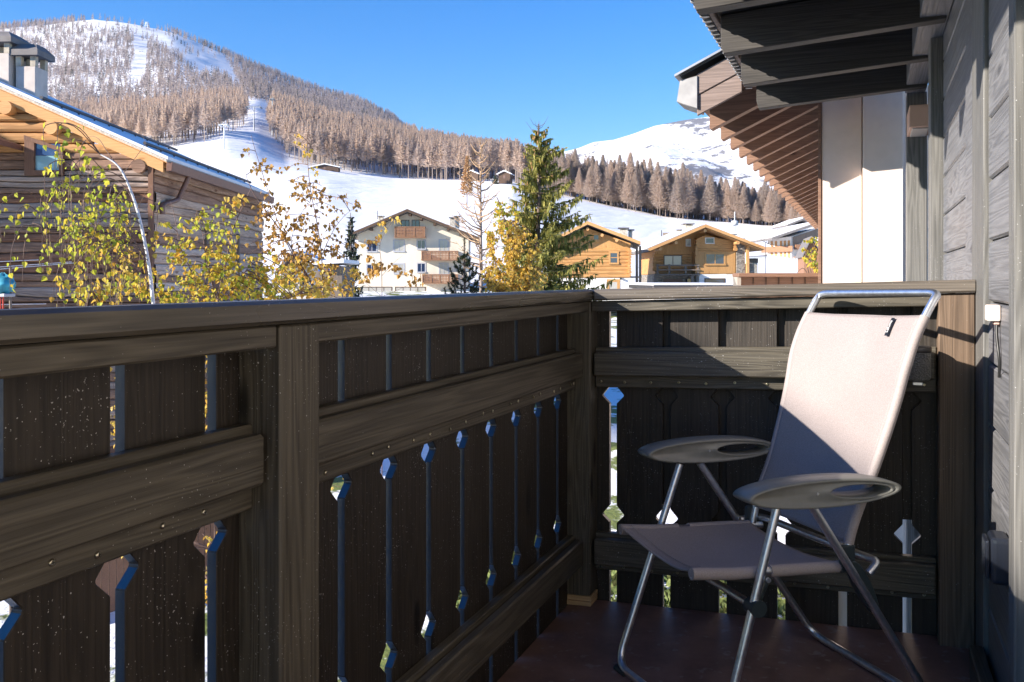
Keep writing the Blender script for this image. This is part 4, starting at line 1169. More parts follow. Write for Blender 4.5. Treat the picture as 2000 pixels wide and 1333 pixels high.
class House:
    """a house whose front is laid out in the photo's own units, then scaled to its real size"""
    def __init__(s, name, label, cat, pxc, Z, zbase, yaw=0.0, group=None):
        s.k = Z / FPX; s.pxc = pxc; s.zb = zbase
        X, Y = XY(pxc, Z)
        s.t = thing(name, label, cat, (X, Y, zbase), TH - yaw, group)
    def x(s, px): return (px - s.pxc) * s.k
    def z(s, py): return EYE + (HY - py) * s.k - s.zb
    def box(s, name, x0, x1, y0, y1, py0, py1, mat, parent=None, bevel=0.0):
        mb = MB(); mb.box(s.x(x0), s.x(x1), y0, y1, s.z(py1), s.z(py0))
        return mb.build(name, mat, parent or s.t, bevel=bevel)
    def window(s, x0, x1, y0, y1, yf=0.0, frame='frame_w', pane='pane', deep=.10, mull=0, sill=True, fw=.09, parent=None):
        X0, X1, Z0, Z1 = s.x(x0), s.x(x1), s.z(y1), s.z(y0)
        mb = MB(); f = fw; d0, d1 = yf - .035, yf - .002
        mb.box(X0 - f, X0, d0, d1, Z0, Z1); mb.box(X1, X1 + f, d0, d1, Z0, Z1)
        mb.box(X0 - f, X1 + f, d0, d1, Z1 + .001, Z1 + f); 
        mb.box(X0 - f, X1 + f, d0 - (.07 if sill else 0), d1, Z0 - f, Z0 - .001)
        w = mb.build('window', M[frame], parent or s.t)
        p = MB(); p.box(X0, X1, yf - .012, yf - .004, Z0, Z1); p.build('pane', M[pane], w)
        if mull:
            mb = MB()
            for i in range(1, mull + 1):
                xm = X0 + (X1 - X0) * i / (mull + 1); mb.box(xm - .035, xm + .035, yf - .03, yf - .0125, Z0, Z1)
            mb.build('mullion', M[frame], w)
        return w
    def gable(s, name, xl, xr, pyb, prof, y0, y1, mat, bevel=0):
        """wall with a gable top; prof: [(px, py), ...] from left to right"""
        poly = [(s.x(xl), s.z(pyb)), (s.x(xr), s.z(pyb))] + [(s.x(a), s.z(b)) for a, b in reversed(prof)]
        return MB().prism(poly, 'y', y0, y1).build(name, mat, s.t, bevel=bevel)
    def slope(s, name, a, b, th, y0, y1, mat, up=0.0, parent=None):
        """roof slab from px point a to px point b (left to right), th metres thick, lifted by up"""
        x0, z0, x1, z1 = s.x(a[0]), s.z(a[1]) + up, s.x(b[0]), s.z(b[1]) + up
        return MB().prism([(x0, z0), (x1, z1), (x1, z1 + th), (x0, z0 + th)], 'y', y0, y1).build(name, mat, parent or s.t)
    def balcony(s, x0, x1, py0, py1, depth, mat, panels=3, frame=None, name='balcony'):
        X0, X1, Z0, Z1 = s.x(x0), s.x(x1), s.z(py1), s.z(py0)
        mb = MB(); mb.box(X0 - .1, X1 + .1, -depth, -.01, Z0 - .16, Z0)
        bal = mb.build(name, mat, s.t)
        mb = MB(); mb.box(X0 - .08, X1 + .08, -depth - .07, -depth + .08, Z1 - .12, Z1); 
        mb.box(X0 - .08, X0 + .06, -depth + .081, -.01, Z1 - .12, Z1); mb.box(X1 - .06, X1 + .08, -depth + .081, -.01, Z1 - .12, Z1)
        mb.build('handrail', mat, bal)
        mb = MB(); n = max(3, int((X1 - X0) / .17)); st = (X1 - X0) / n
        for i in range(n):
            a = X0 + i * st
            p = [(a + .012, Z0 + .02), (a + st - .012, Z0 + .02)]
            H = Z1 - .13 - Z0
            for q in (.3, .65):
                p += [(a + st - .012, Z0 + H * (q - .07)), (a + st - .05, Z0 + H * q), (a + st - .012, Z0 + H * (q + .07))]
            p += [(a + st - .012, Z1 - .125), (a + .012, Z1 - .125)]
            for q in (.65, .3):
                p += [(a + .012, Z0 + H * (q + .07)), (a + .05, Z0 + H * q), (a + .012, Z0 + H * (q - .07))]
            mb.prism(p, 'y', -depth - .02, -depth + .015)
        for xx in (X0, X1 - .03):
            mb.box(xx, xx + .03, -depth + .09, -.02, Z0 + .02, Z1 - .125)
        mb.build('board', mat, bal)
        for i in range(panels + 1):
            a = X0 + (X1 - X0) * i / panels
            MB().box(a - .06, a + .06, -depth - .055, -depth - .022, Z0 + .001, Z1 - .121).build('post', frame or mat, bal)
        return bal
    def chimney(s, x0, x1, y0, y1, d, mat, yb=3.0, cap=True):
        k = s.k
        c = s.box('chimney', x0, x1, yb, yb + d, y0 + (y1 - y0) * .16, y1 + 8, mat)
        X0, X1, Z1, Z0 = s.x(x0), s.x(x1), s.z(y0), s.z(y0 + (y1 - y0) * .16)
        mb = MB()
        for xx in (X0 + .02, X1 - .14):
            for yy in (yb + .02, yb + d - .14): mb.box(xx, xx + .12, yy, yy + .12, Z0, Z1 - .09)
        mb.box(X0 + .03, X1 - .03, yb + d * .35, yb + d * .65, Z0, Z1 - .091)
        mb.build('cap_post', mat, c)
        MB().box(X0 - .14, X1 + .14, yb - .14, yb + d + .14, Z1 - .088, Z1).build('cap', M['roof_grey'], c)
        return c

# beige apartment house
H = House('apartment_house', 'cream rendered house with shallow gable roof and carved red-brown balconies', 'house', 800, 109, -2.6, -.03)
apx = (797.5, 416)
lt, rt = (683, 465), (938, 471)
def roofy(px): return lt[1] + (apx[1] - lt[1]) * (px - lt[0]) / (apx[0] - lt[0]) if px < apx[0] else apx[1] + (rt[1] - apx[1]) * (px - apx[0]) / (rt[0] - apx[0])
H.gable('wall', 700, 915, 602, [(700, roofy(700) + .5), (apx[0], apx[1] + .5), (915, roofy(915) + .5)], 0, 15, M['cream'])
H.slope('roof', lt, apx, .34, -1.7, 16, M['roof_grey'])
H.slope('roof', apx, rt, .34, -1.7, 16, M['roof_grey'])
H.slope('roof_snow', (684, lt[1] - 5.6), (apx[0] - .3, apx[1] - 5.7), .12, -.6, 15.8, M['snow_roof'])
H.slope('roof_snow', (apx[0] + .3, apx[1] - 5.7), (936, rt[1] - 5.8), .12, -.6, 15.8, M['snow_roof'])
H.slope('barge_board', (lt[0], lt[1] - .2), (apx[0] - .2, apx[1] - .2), .30, -1.76, -1.705, M['brown_dark'])
H.slope('barge_board', (apx[0] + .2, apx[1] - .2), (rt[0], rt[1] - .2), .30, -1.76, -1.705, M['brown_dark'])
for px in (727, 752, 776, 802, 824, 850, 876, 900):
    y = roofy(px)
    H.box('purlin', px - 2.4, px + 2.4, -1.55, .05, y + .8, y + 5.6, M['brown_dark'])
for a in ((718.5, 735, 472.7, 491), (770.5, 788.4, 471, 490.5), (816, 829.7, 470.5, 486), (718, 734, 518, 535.5), (771, 788, 517, 534), (816, 829.7, 515.5, 531)):
    H.window(*a, frame='frame_g', pane='pane' if a[0] < 720 or a[0] > 800 else 'curtain', mull=1, fw=.16)
for a in ((784.8, 798.3, 431.4, 444), (805.5, 818.3, 431, 444)): H.window(*a, frame='grey_wood', mull=1, sill=False)
for a in ((859, 874, 470, 490), (859, 874, 515.5, 535)): H.window(*a, frame='frame_g', pane='curtain', mull=1, sill=False, fw=.14)
H.balcony(773.4, 830.4, 444, 463, 1.1, M['balcony_wood'], 3)
H.balcony(825.5, 894, 491, 507, 1.3, M['balcony_wood'], 4)
H.balcony(827, 894, 536, 552, 1.3, M['balcony_wood'], 4)
for a in ((706, 764.5, 562, 590), (773, 830, 562, 590)): H.window(*a, frame='brown_dark', pane='curtain', mull=3, sill=False)
H.chimney(732, 742, 418, 440, .8, M['chimney_stone'], 3.5); H.chimney(876, 886, 420, 450, .9, M['chimney_stone'], 4); H.chimney(886.8, 895, 417, 452, .9, M['chimney_stone'], 4.2)
MB().box(H.x(744), H.x(758), 5, 8, H.z(432), H.z(425)).build('solar_panel', M['pane'], H.t)
MB().tube([(H.x(731), 3.4, H.z(425)), (H.x(731), 3.4, H.z(408))], .04, 6).build('antenna', M['dark_metal'], H.t)

def log_wall(h, x0, x1, py0, py1, y0, y1, mat, hh=.30, name='log_wall', amp=.03):
    """stacked round-faced logs in one mesh"""
    mb = MB(); X0, X1, Z0, Z1 = h.x(x0), h.x(x1), h.z(py1), h.z(py0)
    n = max(2, round((Z1 - Z0) / hh)); st = (Z1 - Z0) / n
    for i in range(n):
        z = Z0 + i * st; o = rnd(-amp, amp)
        mb.prism([(y0 + .06 + o, z), (y1, z), (y1, z + st), (y0 + .06 + o, z + st), (y0 + .015 + o, z + st * .85), (y0 + o, z + st * .5), (y0 + .015 + o, z + st * .15)], 'x', X0 + rnd(0, .02), X1 - rnd(0, .02))
    return mb.build(name, mat, h.t)
def log_ends(h, px, py0, py1, y0, mat, r=.15, n=7, name='log_end', dirx=0):
    mb = MB()
    for i in range(n):
        z = h.z(py1) + (h.z(py0) - h.z(py1)) * (i + .5) / n
        mb.tube([(h.x(px) + rnd(-.05, .05), y0 - rnd(.3, .5), z), (h.x(px), y0 + .1, z)], r * rnd(.85, 1.1), 9)
    return mb.build(name, mat, h.t)

# log chalet left
H = House('log_chalet', 'honey log chalet on a white base partly hidden by the big spruce', 'house', 1150, 72, -2.2, .10)
apx = (1148, 441); lt = (1062, 484); rt = (1249, 480.5)
H.gable('plank_gable', 1076, 1231, 486, [(1076, 480.5), (apx[0], apx[1] + 5), (1231, 476)], .03, 8, M['log_z'])
log_wall(H, 1076, 1231, 486, 543, -.06, 8, M['log_x'], .28)
H.box('base_wall', 1074, 1236, .04, 8.2, 543.5, 604, M['white_wall'])
H.slope('roof', lt, apx, .24, -1.1, 9.5, M['roof_grey'], .02); H.slope('roof', apx, rt, .24, -1.1, 9.5, M['roof_grey'], .02)
H.slope('roof_snow', (1064, lt[1] - 6.2), (apx[0], apx[1] - 6.3), .10, .3, 9.3, M['snow_roof']); H.slope('roof_snow', apx and (apx[0], apx[1] - 6.3), (1247, rt[1] - 6.2), .10, .3, 9.3, M['snow_roof'])
H.slope('barge_board', (lt[0], lt[1] - .6), (apx[0] - .1, apx[1] - .6), .26, -1.17, -1.105, M['fascia']); H.slope('barge_board', (apx[0] + .1, apx[1] - .6), (rt[0], rt[1] - .6), .26, -1.17, -1.105, M['fascia'])
for px, py in ((1148, 449), (1176, 461), (1204, 471)): 
    MB().tube([(H.x(px), -.95, H.z(py)), (H.x(px), .1, H.z(py))], .13, 10).build('purlin', M['fascia'], H.t)
log_ends(H, 1229, 488, 541, 0, M['log_x'], .14, 9)
H.window(1192, 1205, 495, 513.6, -.06, 'log_z', 'pane', sill=True, fw=.14); H.window(1160, 1169, 460, 468.5, .03, 'log_z', 'pane', fw=.2)
H.window(1140, 1148, 462, 470, .03, 'log_z', 'pane', fw=.12)
H.window(1190, 1205, 551, 570, .04, 'log_z', 'curtain', fw=.22)
for px in (1243.5, 1250): MB().box(H.x(px) - .1, H.x(px) + .1, .5, .7, H.z(604), H.z(481)).build('post', M['grey_wood'], H.t)
MB().box(H.x(1232), H.x(1253), .3, 3, H.z(543), H.z(540)).build('side_deck', M['grey_wood'], H.t)
H.chimney(1211, 1227, 441.5, 470, .7, M['chimney_stone'], 2.6); H.chimney(1229, 1237.5, 445, 472, .6, M['chimney_stone'], 2.8)
MB().box(H.x(1210), H.x(1214), -.25, .03, H.z(546), H.z(542.5)).build('lamp', M['dark_metal'], H.t)

# log chalet right
H = House('log_chalet', 'wide honey log chalet with stone pillar, white base and open wooden balcony', 'house', 1370, 80, -2.4, -.03)
apx = (1370, 447); lt = (1260, 493.5); rt = (1484, 490)
def roofy(px): return lt[1] + (apx[1] - lt[1]) * (px - lt[0]) / (apx[0] - lt[0]) if px < apx[0] else apx[1] + (rt[1] - apx[1]) * (px - apx[0]) / (rt[0] - apx[0])
H.gable('plank_gable', 1284, 1437, 496, [(1284, roofy(1284)), (apx[0], apx[1]), (1437, roofy(1437))], 1.25, 9, M['log_z'])
H.gable('plank_gable', 1362, 1437, 486, [(1362, 466), (apx[0] + 8, 460), (1437, roofy(1437))], .03, 1.2, M['log_x'])
log_wall(H, 1284, 1358, 496, 536, 1.2, 9, M['log_x'], .28)
H.box('plank_wall', 1358, 1437, .0, 9, 492, 535, M['log_z'])
log_wall(H, 1362, 1437, 486, 492, -.05, 1.2, M['log_x'], .26)
log_ends(H, 1360, 468, 500, 0, M['log_x'], .15, 6); log_ends(H, 1435, 470, 490, 0, M['log_x'], .16, 4); log_ends(H, 1281, 496, 530, 1.2, M['log_x'], .14, 6)
H.box('base_wall', 1366, 1437, .05, 9, 536, 606, M['white_wall']); H.box('stone_base', 1284, 1366, 1.3, 9, 537, 606, M['stone'])
H.box('stone_pillar', 1438.5, 1454.5, -.2, .9, 466, 606, M['stone'])
H.box('post', 1456, 1461, -.5, -.2, 476, 606, M['fascia'])
H.box('stone_base', 1454.6, 1480, .9, 6, 515, 606, M['stone'])
H.slope('roof', lt, apx, .26, -1.5, 10, M['roof_grey'], .02); H.slope('roof', apx, rt, .26, -1.5, 10, M['roof_grey'], .02)
H.slope('roof_soffit', (1262, lt[1] + .1), (apx[0], apx[1] + .4), .02, -1.45, 9.9, M['fascia'], -.03); H.slope('roof_soffit', (apx[0], apx[1] + .4), (1482, rt[1] + .1), .02, -1.45, 9.9, M['fascia'], -.03)
H.slope('roof_snow', (1262, lt[1] - 6.2), (apx[0], apx[1] - 6.3), .10, .2, 9.8, M['snow_roof']); H.slope('roof_snow', (apx[0], apx[1] - 6.3), (1482, rt[1] - 6.2), .10, .2, 9.8, M['snow_roof'])
H.slope('barge_board', (lt[0], lt[1] - .6), (apx[0] - .1, apx[1] - .6), .27, -1.58, -1.505, M['fascia']); H.slope('barge_board', (apx[0] + .1, apx[1] - .6), (rt[0], rt[1] - .6), .27, -1.58, -1.505, M['fascia'])
for px, dy in ((1370, 5.5), (1314, 4.6), (1434, 4.6), (1284, 4.6)):
    MB().tube([(H.x(px), -1.35, H.z(roofy(px) + dy)), (H.x(px), 1.3, H.z(roofy(px) + dy))], .15, 10).build('purlin', M['fascia'], H.t)
H.window(1303, 1336, 500, 517, 1.2, 'grey_wood', 'curtain', mull=1, sill=False); H.window(1379.5, 1414, 497, 515.5, 0, 'log_z', 'pane', mull=1, fw=.16)
H.window(1379, 1394, 466, 475, .03, 'frame_w', 'pane', fw=.08); H.window(1347, 1353.5, 468, 479, 1.25, 'frame_w', 'curtain')
H.window(1378, 1415, 546, 556, .05, 'brown_dark', 'pane', mull=0, sill=False); H.window(1302, 1338, 546, 570, 1.3, 'grey_wood', 'door_brown', sill=False); H.window(1346, 1356, 545, 570, 1.3, 'grey_wood', 'pane', sill=False)
bal = MB().box(H.x(1277), H.x(1367), -.2, 1.19, H.z(538), H.z(535.6)).build('balcony', M['grey_wood'], H.t)
mb = MB()
for py in (517.5, 526.5): mb.box(H.x(1284), H.x(1366), -.16, -.06, H.z(py + 2.2), H.z(py))
for px in (1284, 1307, 1339, 1363): mb.box(H.x(px) - .09, H.x(px) + .09, -.055, .06, H.z(535.5), H.z(516.5))
mb.build('handrail', M['grey_wood'], bal)
for px in (1279, 1352): MB().box(H.x(px) - .12, H.x(px) + .12, -.1, .1, H.z(606), H.z(538.2)).build('post', M['grey_wood'], bal)
H.chimney(1354, 1370.5, 432, 458, .8, M['chimney_stone'], 3.4); H.chimney(1347, 1353, 443, 470, .7, M['chimney_stone'], 4.6); H.chimney(1440, 1455, 454, 480, .8, M['chimney_stone'], 3)

# houses behind the chalets
H = House('house', 'snow-roofed house with grey gable end behind the two log chalets', 'house', 1300, 105, -1.0, .2)
H.box('wall', 1274, 1340, 0, 8, 470, 580, M['white_wall']); H.slope('roof', (1270, 481), (1318, 460), .3, -.8, 9, M['roof_grey']); H.slope('roof', (1318, 460), (1362, 478), .3, -.8, 9, M['roof_grey'])
H.slope('roof_snow', (1271, 477), (1318, 456), .25, -.7, 8.8, M['snow_roof']); H.slope('roof_snow', (1318, 456), (1361, 474), .25, -.7, 8.8, M['snow_roof'])
H.box('dormer', 1294, 1318, 1, 3, 454, 466, M['grey_wood'])
for px in (1291, 1320, 1327): H.box('flue', px - .8, px + .8, 2, 2.2, 448, 462, M['dark_metal'])
H = House('house', 'small stone house with a broad white snow roof right of the wide log chalet', 'house', 1470, 95, -1.0, -.15)
H.box('wall', 1457, 1480, 0, 8, 512, 580, M['chimney_stone']); H.box('gable_boarding', 1457, 1481, -.04, -.005, 505, 514, M['grey_wood'])
H.slope('roof', (1450, 506.5), (1494, 503.5), .25, -.7, 0, M['roof_grey'])
mb = MB(); mb.hexa([(H.x(1449), -.8, H.z(506)), (H.x(1494.5), -.8, H.z(504)), (H.x(1490), 7, H.z(473)), (H.x(1462), 7, H.z(474))], [(H.x(1449), -.8, H.z(503.5)), (H.x(1494.5), -.8, H.z(501.5)), (H.x(1490), 7, H.z(471)), (H.x(1462), 7, H.z(472))]); mb.build('roof_snow', M['snow_roof'], H.t)
H.chimney(1475, 1482, 466, 480, .6, M['chimney_stone'], 5)
o = P(1435, 470, 88)
t = thing('antenna_mast', 'thin antenna mast with white radome and satellite dish behind the log chalet', 'antenna', o)
MB().tube([(0, 0, -2), (0, 0, 2.8)], .05, 8).build('pole', M['mast_pale'], t)
mb = MB(); mb.tube([(0, 0, 1.45), (0, 0, 1.5), (0, 0, 1.9), (0, 0, 1.95)], [.1, .33, .33, .1], 16); mb.build('radome', M['frame_w'], t)
mb = MB(); mb.tube([(-.1, -.2, .45), (-.14, -.32, .5)], [.1, .45], 18); mb.build('dish', M['mast'], t)
o = P(1495, 480, 92)
t = thing('tv_antenna', 'slanted comb-like television antenna over the snow-roofed stone house', 'antenna', o)
mb = MB(); mb.tube([(-.7, 0, .75), (.9, 0, -.2)], .03, 5)
for k in range(7): mb.tube([(-.6 + k * .23, 0, .45 + .24 - k * .136), (-.6 + k * .23, 0, .95 - k * .136)], .02, 4)
mb.build('boom', M['dark_metal'], t); MB().tube([(.0, 0, -3), (0, 0, .33)], .03, 6).build('pole', M['dark_metal'], t)

# far apartment house with orange shutters
H = House('apartment_house', 'distant apartment house with orange shutters and dark balconies at the right', 'house', 1545.6, 190, -1.5, .0)
mb = MB(); mb.hexa([(H.x(1515), 6, 0), (0, 0, 0), (H.x(1598), 2, 0), (H.x(1598), 14, 0)], [(H.x(1515), 6, H.z(466)), (0, 0, H.z(462)), (H.x(1598), 2, H.z(445)), (H.x(1598), 14, H.z(445))]); mb.build('wall', M['white_wall'], H.t)
H.slope('roof', (1502, 470), (1588, 441), .5, -2.2, 16, M['roof_grey']); H.slope('roof_snow', (1503, 466), (1588, 437), .45, -1.6, 16, M['snow_roof'])
H.slope('gable_boarding', (1548, 465.5), (1596, 449), 1.8, -.6, -.2, M['grey_wood'], -1.6)
def sidept(px, d=0):  # on the left face, which recedes to the left
    t = (1545.6 - px) / 30.6
    return H.x(px), 6 * t - d
def side_box(name, pa, pb, py0, py1, d0, d1, mat, parent=None):
    xa, ya = sidept(pa); xb, yb = sidept(pb); L_ = Vector((xa - xb, ya - yb, 0)).normalized(); n = Vector((-.31, -.95, 0))
    a = Vector((xa, ya, 0)); b = Vector((xb, yb, 0))
    q = [a + n * d1, b + n * d1, b + n * d0, a + n * d0]
    return MB().hexa([(p.x, p.y, H.z(py1)) for p in q], [(p.x, p.y, H.z(py0)) for p in q]).build(name, mat, parent or H.t)
for y0, y1 in ((470, 481), (492.5, 505)):
    for px in (1519, 1524.5, 1531, 1536, 1541): side_box('shutter', px, px + 2.6, y0, y1, .0, .15, M['shut'])
for px in (1517.5, 1533): side_box('shutter', px, px + 2.8, 520, 532, 0, .15, M['shut'])
for y0, y1 in ((481, 492), (504, 514)):
    side_box('balcony', 1507, 1547, y0, y1, .1, 1.5, M['balcony_wood']); H.box('balcony', 1551, 1580, -1.2, 0, y0 - 2.5, y1 - 4, M['balcony_wood'])
for y0 in (470, 493, 516): H.window(1563, 1569.5, y0, y0 + 8.5, .9, 'brown_dark', 'pane', sill=False, fw=.25)
H = House('house', 'far house with white snow roof showing above the apartment house on the right', 'house', 1555, 240, 2, .0)
H.box('wall', 1543, 1600, 0, 12, 443, 520, M['white_wall']); H.slope('roof', (1534, 443.5), (1566, 431), .5, -1.5, 12, M['roof_grey']); H.slope('roof_snow', (1535, 440), (1566, 428), .5, -1.2, 12, M['snow_roof']); H.slope('roof', (1566, 431), (1604, 444), .5, -1.5, 12, M['roof_grey'])
H = House('small_chalet', 'small steep-roofed brown timber chalet in front of the far apartment house', 'house', 1582, 130, -1.5, .2)
H.gable('wall', 1571, 1604, 600, [(1571, 500), (1584, 470), (1604, 500)], 0, 8, M['balcony_wood']); H.slope('roof', (1567, 503), (1584, 466), .3, -1, 9, M['roof_grey']); H.slope('roof', (1584, 466), (1608, 505), .3, -1, 9, M['roof_grey'])

# brown board parapet beyond the railing, with its cap rail
H = House('board_parapet', 'brown boarded parapet wall with wooden cap just beyond the railing', 'parapet', 1520, 10.5, -1.5, 0)
H.box('cap_rail', 1436, 1612, -.14, .14, 534, 541.5, M['eave_brown'], bevel=.006); H.box('panel', 1442, 1612, -.03, .03, 541.6, 640, M['eave_brown'])
for px in (1470, 1495, 1520, 1546, 1571): H.box('batten', px - .7, px + .7, -.045, -.031, 541.7, 640, M['brown_dark'])
H.box('post', 1436, 1443, -.1, .1, 541.6, 640, M['stone'])
H = House('flat_roof', 'low snow-covered flat roof just visible over the end railing', 'roof', 1370, 24, -4, 0)
H.box('slab', 1275, 1450, 0, 5, 558.5, 566, M['dark_metal'], bevel=.02); H.box('snow_cover', 1276, 1449, .05, 4.9, 553.5, 558.4, M['snow_roof'], bevel=.025); H.box('wall', 1280, 1445, .3, 4.7, 566.5, 900, M['white_wall'])
# pale small house behind the birches
H = House('house', 'small pale house with wooden gable half hidden behind the brown-leaved birch', 'house', 585, 62, -2.5, -.1)
H.gable('wall', 552, 640, 640, [(552, 530), (575, 503), (640, 530)], 0, 8, M['cream']); H.slope('roof', (544, 535), (575, 498), .25, -.9, 9, M['roof_grey']); H.slope('roof', (575, 498), (662, 534), .25, -.9, 9, M['roof_grey']); H.slope('roof_snow', (577, 492), (660, 528), .16, -.4, 8.8, M['snow_roof'])
H.slope('gable_boarding', (558, 524), (575, 506), .5, -.05, -.01, M['grey_wood'], -.3); H.window(562, 574, 540, 556, 0, 'brown_dark', 'pane'); H.window(588, 600, 540, 556, 0, 'brown_dark', 'pane')
H = House('shed', 'low shed with bright blue tarpaulin under the roof edge beside the birch', 'shed', 640, 50, -2.5, 0)
H.box('wall', 618, 668, 0, 4, 520, 640, M['grey_wood']); H.slope('roof', (610, 518), (675, 514), .2, -.6, 4.5, M['snow_roof']); H.box('tarpaulin', 622, 645, -.12, -.01, 507 + 12, 530, simple('blue_tarpaulin', (.06, .16, .5), .5))

# huts on the hillside
def hut(px, py, Z, w, d, hgt, label, yaw=0.2, rf=.22):
    o = P(px, py, Z)
    t = thing('wooden_hut', label, 'hut', o, TH - yaw, 'wooden huts on the hillside')
    MB().prism([(-w / 2, -2), (w / 2, -2), (w / 2, hgt), (0, hgt + w * rf), (-w / 2, hgt)], 'y', 0, d).build('wall', M['brown_dark'], t)
    for sg in (-1, 1):
        a = [(0, hgt + w * rf + .05), (sg * (w / 2 + .8), hgt - .28), (sg * (w / 2 + .8), hgt + .12), (0, hgt + w * rf + .5)]
        MB().prism(a if sg > 0 else a[::-1], 'y', -.8, d + .8).build('roof', M['snow_roof'], t)
    MB().box(-.5, .5, -.06, -.005, .2, 1.6).build('door', M['door_brown'], t)
    MB().box(-.3, .3, d * .5, d * .5 + .6, hgt + w * rf + .2, hgt + w * rf + 1.1).build('chimney', M['chimney_stone'], t)
hut(985, 350, 395, 5.2, 5, 2.2, 'brown log hut with snow roof at the wood edge behind the big spruce')
hut(634, 333, 420, 13, 4, 1.5, 'long low brown hut at the wood edge above the brown-leaved birch', 0, .09)
hut(920, 349, 420, 7, 5, 2.0, 'snow-roofed brown hut hidden behind the bare larch', .3)

# ------------------------------------------------------------------ old log barn on the left
M['barn_log'] = wood('old_barn_log', (.045, .02, .012), (.42, .25, .165), 'x', .8, big=.45, ring_amt=.2, fine=34, speck=.2, bump=.9, tone=11, tone_amt=1.1)
M['barn_log_y'] = wood('grey_barn_log', (.20, .115, .075), (.72, .53, .40), 'y', .8, big=.45, ring_amt=.2, fine=34, bump=.9, tone=11, tone_amt=1.0)
M['barn_log_b'] = wood('reddish_barn_log', (.05, .018, .010), (.34, .17, .10), 'x', .8, big=.45, ring_amt=.2, fine=34, bump=.9, tone=11, tone_amt=1.1)
M['barn_log_c'] = wood('silvered_barn_log', (.09, .06, .05), (.50, .38, .31), 'x', .8, big=.45, ring_amt=.2, fine=34, bump=.9, tone=11, tone_amt=1.1)
M['barn_log_yb'] = wood('reddish_side_log', (.14, .065, .04), (.50, .31, .21), 'y', .8, big=.45, ring_amt=.2, fine=34, bump=.9, tone=11, tone_amt=1.0)
M['barn_log_yc'] = wood('pale_side_log', (.25, .16, .12), (.80, .66, .55), 'y', .8, big=.45, ring_amt=.2, fine=34, bump=.9, tone=11, tone_amt=1.0)
M['barn_fascia'] = wood('orange_barn_fascia', (.48, .22, .07), (.74, .42, .17), 'x', .6, big=.6, ring_amt=.25)
M['barn_dark'] = wood('brown_barn_trim', (.09, .04, .022), (.24, .12, .07), 'z', .65, big=.6)
M['gutter_b'] = simple('brown_gutter', (.20, .105, .075), .45, .3, .1)
B = House('log_barn', 'old dark log barn with orange gable boards and snowy roof behind the birches', 'barn', 300, 22, -4.6, 0.0)
k = B.k
def bv(px): return 155 + (312 - 155) * (px - (-20)) / (315 - (-20))    # verge line (lower edge of the fascia is lower)
random.seed(3)
def irregular_logs(x0, x1, zlo, zhi, along, hh, face, mat, name):
    mb = MB(); n = 26
    def joint(z): 
        p1_, p2_ = rnd(0, 6), rnd(0, 6); am = rnd(.006, .022)
        return [z + am * math.sin(i * .5 + p1_) + am * .6 * math.sin(i * 1.3 + p2_) for i in range(n + 1)]
    z = zlo; lo = joint(z)
    while z < zhi:
        mb.mi = random.choice((0, 0, 1, 2)); h = hh * rnd(.7, 1.5); hi = joint(z + h); o = rnd(-.035, .03); g = rnd(.002, .014); prev = None
        for i in range(n + 1):
            a = x0 + (x1 - x0) * i / n; j = o + rnd(-.008, .008); d = [rnd(-.006, .006) for _ in range(3)]
            b0, b1 = lo[i] + g * .5, hi[i] - g * .5; hh_ = b1 - b0
            sec = [(face + .10, b0), (face + .0 + j, b0 + .004), (face - .030 + j + d[0], b0 + hh_ * .14), (face - .036 + j + d[1], b0 + hh_ * .5), (face - .028 + j + d[2], b0 + hh_ * .88), (face + .0 + j, b1), (face + .10, b1)]
            pts = [(a, p[0], p[1]) if along == 'x' else (-p[0], a, p[1]) for p in sec]
            if prev:
                m = len(sec)
                mb.add(prev + pts, [(q, q + 1, q + 1 + m, q + m) if along != 'x' else (q, q + m, q + 1 + m, q + 1) for q in range(m - 1)], False)
            prev = pts
        z += h; lo = hi
    return mb.build(name, mat, B.t)
irregular_logs(B.x(-330), B.x(300), 0, B.z(300), 'x', .185, 0.0, [M['barn_log'], M['barn_log_b'], M['barn_log_c']], 'log_wall')
# upper gable logs follow the roof slope in steps
XE_, ZE_ = B.x(324), B.z(338)
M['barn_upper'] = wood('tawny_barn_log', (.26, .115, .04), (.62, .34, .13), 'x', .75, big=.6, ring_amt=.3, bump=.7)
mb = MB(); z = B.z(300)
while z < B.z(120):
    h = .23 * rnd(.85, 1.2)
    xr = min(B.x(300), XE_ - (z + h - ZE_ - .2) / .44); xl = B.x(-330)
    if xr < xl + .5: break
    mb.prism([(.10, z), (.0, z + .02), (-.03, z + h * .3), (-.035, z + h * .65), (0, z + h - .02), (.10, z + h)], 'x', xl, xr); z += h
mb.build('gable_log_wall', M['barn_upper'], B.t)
irregular_logs(.02, 9.6, 0, B.z(318), 'y', .2, 0.0, [M['barn_log_y'], M['barn_log_yb'], M['barn_log_yc']], 'log_wall')
MB().box(B.x(-330), -.12, .12, 9.5, 0, B.z(300)).build('wall_core', M['barn_dark'], B.t)
MB().box(-.10, .02, -.09, -.005, 0, B.z(318)).build('corner_post', M['barn_dark'], B.t)
mb = MB()
for i in range(18):
    zz = .2 + i * .235
    mb.tube([(-.14, -.16 - rnd(0, .08), zz), (-.14, .0, zz)], .075, 8)
mb.build('log_end', M['barn_log'], B.t)
